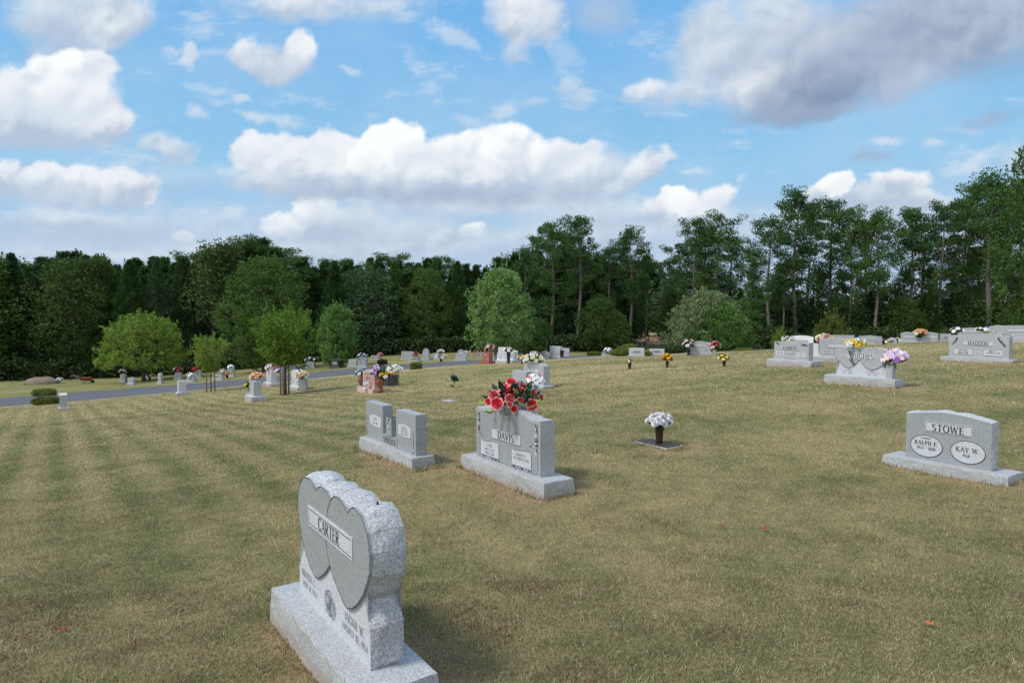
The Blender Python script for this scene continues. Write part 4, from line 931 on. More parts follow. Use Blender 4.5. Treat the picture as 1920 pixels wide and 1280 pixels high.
bm = bmesh.new(); box(bm, -.2, .2, -.09, .09, .009, .013); link('name_plaque', bm_mesh('plaque', bm), m2_, [M['steeled']])

# three small vases in the middle distance
cone_vase_bq(1180.5, 691.5, .17, ['cream', 'yellow', 'pink'], 'daisy', 'small cream and pink bouquet, leftmost of three vases standing on the lawn', 'small bronze ground vase under the cream and pink bouquet', .13, .14, 9, .045, 1, nl=40)
cone_vase_bq(1251, 689, .20, ['yellow', 'yellow', 'orange', 'orange'], 'mum', 'yellow and orange bouquet, middle one of three vases standing on the lawn', 'bronze ground vase under the yellow and orange bouquet', .15, .20, 14, .06, 2, nl=40)
cone_vase_bq(1357.5, 687, .18, ['pink', 'cream', 'yellow'], 'daisy', 'pink and cream bouquet with trailing stems, rightmost of three vases on the lawn', 'bronze ground vase under the pink and cream bouquet', .18, .17, 12, .05, 3, nl=50)
cone_vase_bq(979.5, 682, .16, ['peach', 'pink', 'peach'], 'daisy', 'small peach bouquet in a vase before the road, right of the pale twin stone', 'dark ground vase under the small peach bouquet', .3, .22, 10, .09, 5, nl=30)
gq = G(850.5, 726)
bouquet(gq + Vector((.03, 0, .18)), .12, .16, 3, 'daisy', ['teal'], .07, 'small teal fern and white flower stuck in the open grass', 6, (LT,), nl=46, spots=[(-.05, -.06, -.12, 1.0), (-.12, -.03, -.16, .9)], name='grave_flower')

# ------------------------------------------------------------------ the rest of the stones
gq = gstone(979, 733, .60, .5, 'flat', 'steeled', 'square grey headstone behind the red roses, lower and nearer of two', .12, .18, Y=16.8)
flower_vase(GX(1003.5, 16.0) , .27, .1, 'polished', 'turned grey stone vase right of the low square headstone', prof=[(.7, -.5), (.7, .05), (1, .15), (1.05, .6), (.8, .8), (.7, .85), (.9, 1.0)])
bouquet(GX(1003.5, 16.0) + Vector((0, 0, .32)), .19, .19, 18, 'daisy', ['white', 'white', 'white', 'pink'], .06, 'white daisies with some pink in a stone vase behind the red roses', 8, (LD, LG), nl=60, view=True)
gq = gstone(1006, 732, .95, .62, 'serp', 'steeled', 'taller grey headstone behind the roses with cream flowers on top', .12, .22, Y=19.2)
bouquet(gq.location + Vector((-.08, .08, .72)), .30, .20, 18, 'rose', ['cream', 'cream', 'white'], .06, 'cream silk flowers draped on the taller grey headstone top', 9, (LG, LD), nl=70, view=True)

# left middle ground
def at_top(rt, dx, dz, dy=0):
    return rt.location + Vector((dx, dy, dz))
gs = gstone(479, 752, .62, .55, 'serp', 'steeled', 'slanted grey headstone with peach flowers left of the near staked tree', .2, .24, margin=.14)
bouquet(at_top(gs, .05, .76), .20, .15, 11, 'rose', ['peach', 'peach', 'palepink'], .075, 'peach flowers on the grey headstone left of the near staked tree', 11, nl=50, view=True)
bouquet(at_top(gs, -.30, .42, .2), .12, .18, 5, 'daisy', ['yellow'], .07, 'yellow flowers at the left end of the peach topped headstone', 12, (LG,), nl=30)
gs = gstone(341, 740, .28, .50, 'flat', 'light', 'pale square pillar monument between the road and the far staked tree', .12, .3, margin=.08, cat='monument', name='pillar_monument', panel=None)
gs = gstone(119, 769, .20, .48, 'flat', 'steeled', 'small grey pillar monument with a white cap in front of the clipped shrubs', .12, .22, margin=.08, cat='monument', name='pillar_monument', panel=None)
bm = bmesh.new(); box(bm, -.13, .13, -.15, .15, 0, .07, 0, .03); o = link('cap', bm_mesh('cap', bm), gs, [M['white']]); o.location = (0, 0, .60)
gs = gstone(509, 720, .85, .62, 'serp', 'light', 'pale headstone at the road edge under pink and white flowers', .15, .24, Y=31)
bouquet(at_top(gs, .0, .72), .26, .24, 14, 'rose', ['palepink', 'white', 'pink'], .10, 'pink and white flowers over the pale headstone at the road edge', 14, nl=50)
bouquet(at_top(gs, .45, .60), .28, .18, 12, 'rose', ['palepink', 'lavender', 'white'], .09, 'dusky pink flowers at the right of the pale road edge headstone', 15, (LD, LG), nl=50)
gs = gstone(559, 737, .95, .68, 'serp', 'light', 'light grey headstone just behind the near staked tree', .12, .24, Y=27.2)
flower_vase(GX(568.5, 26.6), .42, .13, 'steeled', 'square grey stone vase right of the headstone behind the staked tree', square=True)
bouquet(GX(567, 26.6) + Vector((0, 0, .45)), .22, .22, 16, 'rose', ['palepink', 'cream', 'peach'], .07, 'pale pink roses in dark leaves in the vase behind the staked tree', 16, (LD,), nl=70, view=True)

# rose granite stone group
gs = gstone(697, 737, .92, .56, 'serp', 'pinklight', 'rose pink granite headstone with a flower urn on each side', .14, .2, Y=21.3, base='pink', margin=.16, panel=None)
tb = [c for c in gs.children if c.name.startswith('tablet')][0]
plate([(-.38, .12), (.38, .12), (.36, .42), (.2, .48), (0, .47), (-.2, .48), (-.36, .42)], -.006, tb, 'carved_field', 'pink', None, .005)
plate(rect(-.27, .27, .24, .36), -.012, tb, 'name_panel', 'pinklight', None, .005); inscription(tb, [('NORTON', 0, .26, .08, .42)], -.016, bold=1.1)
urnp = [(.5, -.3), (.55, .0), (.35, .08), (.4, .2), (1.0, .6), (1.0, .8), (.75, .9), (.9, 1.0)]
u1 = GX(712.5, 20.6); u1.z += .12; flower_vase(u1, .36, .17, 'terracotta', 'rounded red clay urn at the right end of the rose pink headstone', prof=urnp)
bouquet(u1 + Vector((0, 0, .36)), .26, .22, 12, 'rose', ['purple', 'purple', 'lavender'], .08, 'purple flowers in the right hand red urn', 21, (LG, LD), nl=50, spots=[(-.16, -.05, .2, 1), (-.05, -.1, .25, 1.1), (-.15, -.1, .08, 1), (-.22, 0, .12, .8), (-.02, -.05, .14, 1), (-.1, 0, .32, 1)], view=True)
bouquet(u1 + Vector((.16, -.02, .30)), .18, .18, 9, 'mum', ['yellow', 'yellow', 'white', 'orange'], .08, 'yellow and white flowers hanging right of the purple ones', 22, (LG,), nl=30)
u2 = GX(678, 22.2); u2.z += .12; flower_vase(u2, .34, .13, 'terracotta', 'red clay urn at the left end of the rose pink headstone', prof=urnp)
bouquet(u2 + Vector((0, 0, .34)), .17, .24, 11, 'rose', ['white', 'blue', 'white'], .065, 'white and blue flowers in the left hand red urn', 23, (LD, LG), nl=40)
# little white house ornament
gh = gs.location + Vector((-.12, -.27, .13))
oh = empty('lantern_house', gh, YAW, 'small white house shaped lantern before the rose pink headstone', 'ornament')
bm = bmesh.new(); box(bm, -.06, .06, -.06, .06, 0, .14); box(bm, -.08, .08, -.08, .08, -.005, .012); link('wall', bm_mesh('wall', bm), oh, [M['white']])
bm = bmesh.new(); vv = [bm.verts.new(p) for p in ((-.08, -.08, .14), (.08, -.08, .14), (.08, .08, .14), (-.08, .08, .14), (0, -.08, .23), (0, .08, .23))]
for f in ((0, 1, 4), (3, 5, 2), (0, 4, 5, 3), (1, 2, 5, 4), (0, 3, 2, 1)): bm.faces.new([vv[i] for i in f])
link('roof', bm_mesh('roof', bm), oh, [M['light']])
bm = bmesh.new(); box(bm, -.03, .03, -.063, -.061, .03, .11); link('window', bm_mesh('window', bm), oh, [M['ink']])
# shepherd hook
hk = GX(681.5, 22.6); bm = bmesh.new()
tube(bm, [(0, 0, -.2), (0, 0, 1.0), (.03, 0, 1.07), (.09, 0, 1.08), (.13, 0, 1.02)], .008, 6); oo = link('shepherd_hook', bm_mesh('shepherd_hook', bm), None, [M['light']]); oo.location = hk; tag(oo, 'thin metal shepherd hook standing behind the rose pink headstone', 'garden hook')
gs = gstone(724, 723, .75, .62, 'serp', 'dark', 'dark charcoal headstone behind the rose pink one', .12, .2, Y=24.2, base='dark', panel='steeled')
flower_vase(GX(738, 23.3), .38, .15, 'dark', 'dark square stone vase right of the charcoal headstone', square=True)
bouquet(GX(738.5, 23.3) + Vector((0, 0, .40)), .24, .26, 16, 'rose', ['cream', 'cream', 'white'], .08, 'cream roses in the dark vase by the charcoal headstone', 25, (LG, LD), nl=60, view=True)

# beyond the road, left to right
FAR = [
 (232, 717, .42, .55, 'serp', 'light', 'grey headstone left of the round tree, taller of the pair', None),
 (247, 721, .45, .38, 'serp', 'light', 'low grey headstone just left of the round tree, shorter of the pair', None),
 (301, 719.5, .22, .62, 'round', 'light', 'slim grey post shaped headstone right of the round tree trunk', None),
 (335, 711.5, .45, .40, 'flat', 'light', 'small grey headstone beneath a large pink flower spray', None),
 (359, 716, .55, .28, 'serp', 'light', 'low pale stone with a cream wreath, left of the far staked tree', None),
 (372, 708, .50, .45, 'flat', 'light', 'grey headstone with red flowers at its left, left of the far staked tree', None),
 (409, 712, .60, .22, 'flat', 'light', 'flat topped low pale stone seen past the far tree stakes', None),
 (434, 706.5, .45, .55, 'flat', 'steeled', 'upright grey headstone with white flowers, right of the far staked tree', None),
 (524, 694, .55, .55, 'serp', 'dark', 'dark headstone in the tree shade left of the near staked trunk', None),
 (550, 692, .45, .25, 'flat', 'light', 'tiny pale stone with red flowers right of the near stakes', None),
 (583, 690.5, .65, .40, 'serp', 'steeled', 'grey headstone half hidden by white blossoms below the oval tree', None),
 (629, 690.5, .50, .55, 'flat', 'dark', 'dark headstone between two white flower tufts', None),
 (662, 688, .60, .42, 'flat', 'light', 'small white headstone right of the dark one by the road', None),
 (680.5, 690, .60, .62, 'flat', 'light', 'white headstone with blue flowers on top at the road edge', None),
 (706, 675, .9, .25, 'flat', 'light', 'long low white stone left of the russet shrub', None),
 (764, 674.5, .95, .55, 'flat', 'light', 'white rectangular headstone beyond the road above the clipped shrub', None),
 (777, 679, .75, .25, 'flat', 'light', 'low white stone with pink flowers beside the rectangular headstone', None),
 (799, 675, .50, .78, 'gothic', 'light', 'tall pale blue stone with a pointed arch top beyond the road', None),
 (818, 674, .55, .42, 'serp', 'steeled', 'grey headstone behind two tufts of white flowers', None),
 (864.5, 676.5, .80, .72, 'cross', 'light', 'white stepped headstone topped by a cross', None),
 (873.5, 668, .35, .35, 'flat', 'white', 'tiny white stone behind the cross topped one', None),
 (903, 669, .95, .22, 'flat', 'light', 'long flat pale stone far back left of the red headstone', None),
 (985, 669, .75, .38, 'serp', 'steeled', 'grey stone with white flowers far back behind the peach bouquet', None),
 (1057, 669, .80, .50, 'flat', 'white', 'white rectangular headstone far back near the pine trunks', None),
 (1140, 668.5, .55, .22, 'flat', 'light', 'tiny pale stone left of the leaning juniper', None),
]
FR = {}
for (px, py, W, H, kind, mt, lab, gp) in FAR:
    mt = {'light': 'steeled', 'white': 'light'}.get(mt, mt)
    FR[px] = gstone(px, py, W, H, kind, mt, lab, .12, .2, yaw=YF, margin=.07, panel='light' if mt not in ('dark',) else 'steeled', base='steeled')
FB = [
 (232, -.05, .72, .22, .22, ['white'], 'large white flowers on the taller headstone left of the round tree', 'rose'),
 (335, 0, .56, .34, .28, ['pink', 'palepink', 'rosered'], 'broad pink flower spray above a small headstone beyond the road', 'rose'),
 (359, 0, .40, .24, .2, ['cream', 'white'], 'cream wreath on the low stone left of the far staked tree', 'daisy'),
 (372, -.2, .52, .2, .22, ['rosered', 'red'], 'dark red flowers left of the far staked tree', 'rose'),
 (434, 0, .68, .2, .14, ['white'], 'white flowers on the upright headstone right of the far staked tree', 'daisy'),
 (550, 0, .38, .28, .2, ['rosered'], 'red flowers on a tiny stone right of the near stakes', 'rose'),
 (583, .1, .52, .5, .3, ['white'], 'spray of white blossoms over the headstone below the oval tree', 'daisy'),
 (680.5, 0, .72, .34, .24, ['blue', 'white', 'blue'], 'pale blue flowers on the white headstone at the road edge', 'rose'),
 (706, .3, .36, .2, .2, ['pink'], 'tiny flowers on the long low white stone', 'rose'),
 (777, .1, .40, .26, .3, ['rosered', 'palepink'], 'red and pink flowers beside the rectangular headstone beyond the road', 'rose'),
 (818, .35, .55, .26, .2, ['white'], 'upper tuft of white flowers right of the pointed arch stone', 'rose'),
 (903, -.6, .20, .5, .3, ['pink', 'palepink'], 'row of pink flowers on the long flat stone far back', 'rose'),
 (985, .1, .48, .4, .2, ['white', 'palepink'], 'white flowers on the grey stone behind the peach bouquet', 'daisy'),
 (1140, 0, .32, .2, .15, ['white'], 'white tuft on the tiny stone left of the juniper', 'daisy'),
]
for i, (px, dx, dz, rx, rz, cols, lab, kd) in enumerate(FB):
    bouquet(at_top(FR[px], dx, dz, -.05), rx, rz, 9, kd, cols, .10, lab, 40 + i, (LD, LG), nl=24, lsize=.14)
def vase_tuft(px, py, vh, rx, rz, cols, lab, vlab, seed, fs=.1, vm='plastic', kd='rose', vr=.1):
    g0 = G(px, py); flower_vase(g0, vh, vr, vm, vlab); bouquet(g0 + Vector((0, 0, vh)), rx, rz, 9, kd, cols, fs, lab, seed, (LD, LG), nl=26, lsize=.14)
vase_tuft(112, 718, .22, .2, .14, ['white'], 'small white flowers right of the covered mound', 'pale pedestal pot right of the covered mound', 60, vm='white')
vase_tuft(280.5, 713, .26, .42, .2, ['palepink', 'peach'], 'wide pink and cream spray just right of the round tree trunk', 'dark stand under the spray right of the round tree trunk', 61)
vase_tuft(418, 713, .46, .18, .22, ['white', 'palepink'], 'white flowers in a tall pot right of the far staked tree', 'tall grey pot right of the far staked tree', 62, vm='steeled')
vase_tuft(426, 709, .22, .24, .2, ['yellow', 'orange'], 'yellow flowers between the tall pot and the upright headstone', 'low pot of the yellow flowers beyond the far staked tree', 63)
vase_tuft(624, 689, .40, .14, .2, ['white', 'palepink'], 'left white flower tuft on the dark headstone by the road', 'dark pot left of the dark headstone by the road', 64)
vase_tuft(634, 689, .42, .14, .2, ['white'], 'right white flower tuft on the dark headstone by the road', 'dark pot right of the dark headstone by the road', 65)
vase_tuft(827, 678.5, .22, .5, .3, ['white'], 'lower spray of white flowers in dark leaves beyond the road', 'low dark pot of the lower white spray beyond the road', 66)
vase_tuft(1001, 671, .28, .25, .14, ['white'], 'tiny white flowers far back between the peach bouquet and round topped stone', 'tiny dark pot far back left of the round topped stone', 67)

# this side of the road, centre
gs = gstone(914, 682, .78, .62, 'peak', 'red', 'deep red granite headstone left of the maple trunk', .14, .24, Y=38.5, base='red', panel='pink')
bouquet(at_top(gs, .2, .80), .30, .26, 10, 'rose', ['pink', 'palepink'], .11, 'pink flowers on the deep red headstone', 70, (LD, LG), nl=30)
gs = gstone(924, 680, .60, 1.0, 'flat', 'white', 'tall white headstone behind the red one, left of the maple trunk', .14, .24, Y=41, panel='light')
bouquet(at_top(gs, -.2, 1.1), .28, .24, 8, 'rose', ['white'], .11, 'white flowers on the tall white headstone by the maple trunk', 71, (LD, LG), nl=26)
gs = gstone(937, 676, .42, 1.05, 'step', 'white', 'narrow white shaft right behind the maple trunk', .14, .24, Y=43, panel='light')
gs = gstone(947, 683, 1.0, .70, 'flat', 'light', 'wide pale twin headstone right of the maple, left half', .16, .24, Y=37.2, base='white')
gs = gstone(962, 681.5, .62, .52, 'arch', 'light', 'lower pale arched headstone joined right of the wide twin one', .16, .24, Y=36.4, base='white')
vz = GX(953.5, 35.8); flower_vase(vz, .62, .11, 'plastic', 'slim dark vase before the wide pale twin headstone')
bouquet(vz + Vector((0, 0, .6)), .28, .22, 9, 'daisy', ['white', 'cream'], .09, 'white flowers in dark leaves before the pale twin headstone', 72, (LD, LG), nl=40)
gs = gstone(1021, 677, .60, .42, 'round', 'steeled', 'grey round topped headstone near the road bend', .1, .2, Y=40)
gs = gstone(1043, 675.5, .95, .62, 'flat', 'light', 'pale square headstone near the road bend, in front of a white one', .14, .24, Y=40)
vz = GX(1053.5, 39.6); flower_vase(vz, .5, .13, 'plastic', 'empty dark vase right of the pale square headstone near the bend')

# right side
gs = gstone(1193.5, 668, .72, .34, 'flat', 'light', 'pale square headstone between the juniper and the low hedge', .1, .2, Y=33, yaw=-.15, margin=.02)
gs = gstone(1231.5, 665.5, .72, .24, 'flat', 'light', 'low pale headstone right of the low hedge', .1, .2, Y=34, yaw=-.15, margin=.02)
gs = gstone(1312.5, 668, .98, .52, 'serp', 'steeled', 'grey headstone between two red and pink bouquets below the dogwood', .14, .2, Y=32, yaw=-.25, margin=.06)
fx = gs.location
flower_vase(fx + Vector((.62, -.1, 0)), .26, .09, 'white', 'white pot at the right of the headstone below the dogwood')
bouquet(fx + Vector((.63, -.1, .30)), .27, .32, 16, 'rose', ['rosered', 'pink', 'palepink', 'red'], .085, 'red and pink bouquet right of the headstone below the dogwood', 75, (LG, LD), nl=60)
flower_vase(fx + Vector((-.56, -.08, 0)), .30, .09, 'plastic', 'dark pot at the left of the headstone below the dogwood')
bouquet(fx + Vector((-.56, -.08, .34)), .26, .36, 14, 'rose', ['rosered', 'palepink', 'white'], .085, 'red and white bouquet left of the headstone below the dogwood', 76, (LG, LD), nl=60)
# behind ANDREWS
gs = gstone(1501, 668, .78, .54, 'arch', 'white', 'white arched headstone rising behind the ANDREWS stone', .14, .22, Y=23, yaw=-.45, panel='steeled')
bouquet(at_top(gs, -.48, .46, -.1), .18, .16, 10, 'mum', ['white', 'cream'], .07, 'white flowers left of the white arched headstone', 77, (LG,), nl=40)
gs = gstone(1536, 667, .62, .42, 'flat', 'white', 'low bright white headstone with two dark vases right of ANDREWS', .06, .22, Y=20.4, yaw=-.5, panel=None, margin=.03)
for k, dx in enumerate((-.10, .14)):
    flower_vase(gs.location + Vector((dx, -.26 - .06 * k, .22)), .2, .045, 'plastic', ('left' if k == 0 else 'right') + ' slim dark vase on the low bright white headstone')
bouquet(at_top(gs, .03, .52, -.28), .24, .22, 20, 'rose', ['palepink', 'pink', 'cream'], .06, 'large pink and cream bouquet between ANDREWS and HUGHES stones', 78, (LG, LD), nl=60, view=True)
bouquet(at_top(gs, -.03, .42, -.34), .08, .08, 4, 'rose', ['red'], .05, 'red roses hanging under the large pink and cream bouquet', 79, (LG,), nl=10, view=True)
gs = gstone(1572, 672, .98, .50, 'flat', 'steeled', 'grey headstone half hidden behind the left heart of HUGHES', .14, .22, Y=19.2, yaw=-.55, margin=.16)
gs = gstone(1579, 650, 1.0, .42, 'flat', 'steeled', 'grey headstone farther back above the one behind HUGHES', .14, .22, Y=32.5, yaw=-.3)
bouquet(at_top(r6, -.02, .70, .16), .17, .13, 14, 'rose', ['yellow', 'yellow', 'palepink', 'white'], .055, 'yellow and pink flowers on top of the HUGHES headstone', 80, (LG, LD), nl=40, view=True)
vx = r6.location + Vector((math.cos(YAW) * .56 - math.sin(YAW) * .07, math.sin(YAW) * .56 + math.cos(YAW) * .07, .42))
bouquet(vx + Vector((.05, -.03, .0)), .20, .24, 26, 'daisy', ['lavender', 'palepink', 'white', 'lavender', 'purple'], .06, 'lavender and white lilies in the vase at the right end of HUGHES', 81, (LG, LD), nl=60, view=True)
gs = gstone(1631, 646, 1.0, .38, 'serp', 'steeled', 'grey headstone far back above HUGHES with a white bird on top', .12, .2, Y=33, yaw=-.35, margin=.03)
gs2 = gstone(1673, 645.5, .36, .30, 'round', 'light', 'tiny pale round topped stone between two cream flower tufts', .06, .16, Y=33, yaw=-.35, margin=.04)
bouquet(GX(1656, 33) + Vector((0, 0, .12)), .38, .16, 10, 'daisy', ['cream', 'peach', 'white'], .08, 'cream flowers left of the tiny round topped stone', 82, (LG, LD), nl=40)
bouquet(GX(1684, 33) + Vector((0, 0, .12)), .14, .22, 7, 'daisy', ['cream', 'peach'], .08, 'cream flowers right of the tiny round topped stone', 83, (LG, LD), nl=24)
# twin tablets
gt = GX(1724.5, 31.5); rt = empty('headstone', gt, -.3, 'wide twin tablet headstone with a peach bouquet in the middle, far right back', 'headstone')
b = link('plinth', bm_mesh('plinth', base_mesh(1.5, .08, .08, .08, .08, .2, .12, 88)), rt, [M['light'], M['base']]); b.location = (0, 0, .10)
for s in (-1, 1):
    t = link('tablet', bm_mesh('tablet', slab(top_outline(.60, .42, 'serp'), .2)), rt, [M['steeled']]); t.location = (s * .45, 0, .10)
    plate(rect(-.22, .22, .14, .26), -.008, t, 'name_panel', 'light', 'inksoft', .007, .006)
t = link('middle_block', bm_mesh('middle_block', slab(rect(-.148, .148, 0, .14), .2)), rt, [M['steeled']]); t.location = (0, 0, .10)
inscription(t, [('BAIRD', 0, .03, .08, .28)], -.004)
bouquet(gt + Vector((0, 0, .34)), .26, .26, 14, 'rose', ['peach', 'peach', 'cream'], .09, 'peach bouquet between the two tablets of the twin headstone', 84, (LG, LD), nl=40, view=True)
gs = gstone(1772, 643, .42, .34, 'flat', 'steeled', 'small square grey headstone just left of HAGOOD', .08, .18, Y=32, yaw=-.35, margin=.02)
# behind HAGOOD
gs = gstone(1822, 640, .95, .38, 'serp', 'steeled', 'grey headstone behind HAGOOD left of the silver balloon', .12, .2, Y=27, yaw=-.5)
gs = gstone(1872, 640, .62, .42, 'serp', 'steeled', 'grey headstone behind HAGOOD right of the silver balloon', .12, .2, Y=26, yaw=-.5)
gs = gstone(1912, 642, 1.3, .42, 'arch', 'steeled', 'large grey headstone cut by the right edge of the picture', .14, .2, Y=22.5, yaw=-.6)
bl = GX(1848, 25.5); bl.z = ztop(619, 0, 25.5)
rb = empty('balloon', bl - Vector((0, 0, .15)), 0, 'round silver foil balloon floating behind the HAGOOD headstone', 'balloon')
bm = bmesh.new(); lathe(bm, [(.01, .0), (.08, .025), (.13, .08), (.145, .14), (.13, .2), (.08, .25), (.01, .28)], 20); lathe(bm, [(.02, -.03), (.006, .0)], 8)
link('foil', bm_mesh('foil', bm), rb, [mat('silver_foil', (.75, .75, .78), .22, .5, .9)])
bm = bmesh.new(); tube(bm, [(0, 0, -.03), (.02, 0, -.3), (.0, 0, -.62)], .003, 5); link('ribbon', bm_mesh('ribbon', bm), rb, [M['white']])
bouquet(GX(1794, 25.5) + Vector((0, 0, .34)), .22, .2, 9, 'daisy', ['white', 'teal', 'white'], .08, 'dark leaved flowers with white blooms behind the left end of HAGOOD', 85, (LD, LT), nl=50)
bouquet(GX(1837, 25.5) + Vector((0, 0, .36)), .14, .1, 5, 'daisy', ['white'], .07, 'small white flowers just left of the silver balloon', 86, (LG,), nl=20)

# covered mound, wheelbarrow, leaves on the lawn
gm_ = G(78, 719.5)
bm = bmesh.new(); nseg = 28
rings = []
for j in range(9):
    t = j / 8; row = []
    for k in range(nseg):
        a = 6.283 * k / nseg; r = math.cos(t * math.pi / 2) ** .75; wob = 1 + .10 * mnoise.noise(Vector((math.cos(a) * 2, math.sin(a) * 2, t * 3)))
        row.append(bm.verts.new((math.cos(a) * r * 1.25 * wob, math.sin(a) * r * .8 * wob, .04 + .48 * math.sin(t * math.pi / 2) * wob + .03 * mnoise.noise(Vector((a * 3, t * 5, 1))))))
    rings.append(row)
base_ = [bm.verts.new((v.co.x * 1.04, v.co.y * 1.04, -.25)) for v in rings[0]]; rings.insert(0, base_)
for A, B in zip(rings, rings[1:]):
    for k in range(nseg): f = bm.faces.new((A[k], A[(k + 1) % nseg], B[(k + 1) % nseg], B[k])); f.smooth = True; f.material_index = 0 if A is base_ else 1
bm.faces.new(rings[-1])
o = link('soil_mound', bm_mesh('soil_mound', bm), None, [M['darkbark'], bark('dry_soil', (.17, .14, .105), (.24, .20, .155))]); o.location = gm_; tag(o, 'low rounded soil mound with a dark skirt at the forest edge', 'soil mound')
gw = G(160, 718); wb = empty('wheelbarrow', gw, R_(15), 'red wheelbarrow with long pale handles resting at the forest edge', 'wheelbarrow'); wb.scale = (.8, .8, .8)
bm = bmesh.new(); box(bm, -.3, .45, -.28, .28, .28, .52, 0, -.09); box(bm, -.22, .38, -.22, .22, .521, .524, 1); link('tray', bm_mesh('tray', bm), wb, [mat('red_paint', (.20, .04, .025), .6), M['terracotta']])
for s in (-1, 1):
    bm = bmesh.new(); tube(bm, [(.62, s * .08, .16), (0, s * .22, .28), (-1.1, s * .32, .80)], .022, 6); link('handle', bm_mesh('handle', bm), wb, [M['stake']])
    bm = bmesh.new(); tube(bm, [(-.15, s * .2, .3), (-.2, s * .22, -.02), (-.05, s * .22, -.02), (.1, s * .2, .28)], .014, 6); link('leg', bm_mesh('leg', bm), wb, [M['plastic']])
bm = bmesh.new(); tube(bm, [(0, 0, -.04), (0, 0, .04)], .16, 18); w = link('wheel', bm_mesh('wheel', bm), wb, [M['plastic']]); w.location = (.6, 0, .15); w.rotation_euler = (R_(90), 0, 0)
for (px, py, c, lab) in ((1353, 991.5, (.32, .04, .02), 'left of two fallen red leaves on the lawn right of centre'), (1432, 996, (.30, .03, .015), 'right of two fallen red leaves on the lawn right of centre'), (1744, 1178, (.42, .12, .04), 'fallen orange leaf on the lawn at the lower right'), (118, 1186, (.28, .07, .04), 'fallen brown leaf in the grass at the lower left')):
    g0 = G(px, py); rng = random.Random(px); bm = bmesh.new()
    n = 10; vs = [bm.verts.new(((.034 if k % 2 == 0 else .018) * math.cos(6.283 * k / n), (.028 if k % 2 == 0 else .014) * math.sin(6.283 * k / n), .012 * rng.random() + (.012 if k % 2 == 0 else 0))) for k in range(n)]
    c0 = bm.verts.new((0, 0, .002))
    for k in range(n): bm.faces.new((vs[k], vs[(k + 1) % n], c0))
    tube(bm, [(.03, 0, .006), (.06, .008, .014)], .0015, 4)
    o = link('fallen_leaf', bm_mesh('fallen_leaf', bm), None, [mat('dead_leaf', c, .7)]); o.location = g0 + Vector((0, 0, .022)); o.rotation_euler = (.2, -.15, rng.uniform(0, 6)); tag(o, lab, 'leaf')

# ------------------------------------------------------------------ vegetation
def leaf_quads(C, size, asp, rng, dirs=None, droop=0):
    """C (n,3) centres -> rhombus quads, random orientation or stretched along dirs"""
    n = len(C)
    if dirs is None:
        d = rng.normal(size=(n, 3)); d /= np.linalg.norm(d, axis=1)[:, None]
    else:
        d = dirs + rng.normal(size=(n, 3)) * .35; d /= np.linalg.norm(d, axis=1)[:, None]
    r = rng.normal(size=(n, 3)); s = np.cross(d, r); s /= (np.linalg.norm(s, axis=1)[:, None] + 1e-9)
    L = size * rng.uniform(.6, 1.35, n)[:, None]; w = L * asp
    return np.stack([C - d * L / 2, C + s * w / 2, C + d * L / 2, C - s * w / 2], 1).reshape(-1, 3)
def puffs(centres, rad, per, rng, flat=.7):
    n = len(centres); k = np.repeat(np.arange(n), per)
    d = rng.normal(size=(len(k), 3)); d /= np.linalg.norm(d, axis=1)[:, None]
    r = rng.uniform(.35, 1.0, len(k))[:, None] ** .6
    off = d * r * np.asarray(rad)[k][:, None]; off[:, 2] *= flat
    return centres[k] + off, d
def limb_tree(bm, p0, p1, r0, r1, n=6, bend=0, rng=None, segs=5):
    p0 = np.array(p0, float); p1 = np.array(p1, float); pts = []; rr = []
    off = (rng.normal(size=3) * bend if rng is not None else np.zeros(3))
    for i in range(segs + 1):
        t = i / segs; pts.append(tuple(p0 + (p1 - p0) * t + off * math.sin(math.pi * t))); rr.append(r0 + (r1 - r0) * t)
    tube(bm, pts, rr, n); return pts
PROTO = {}
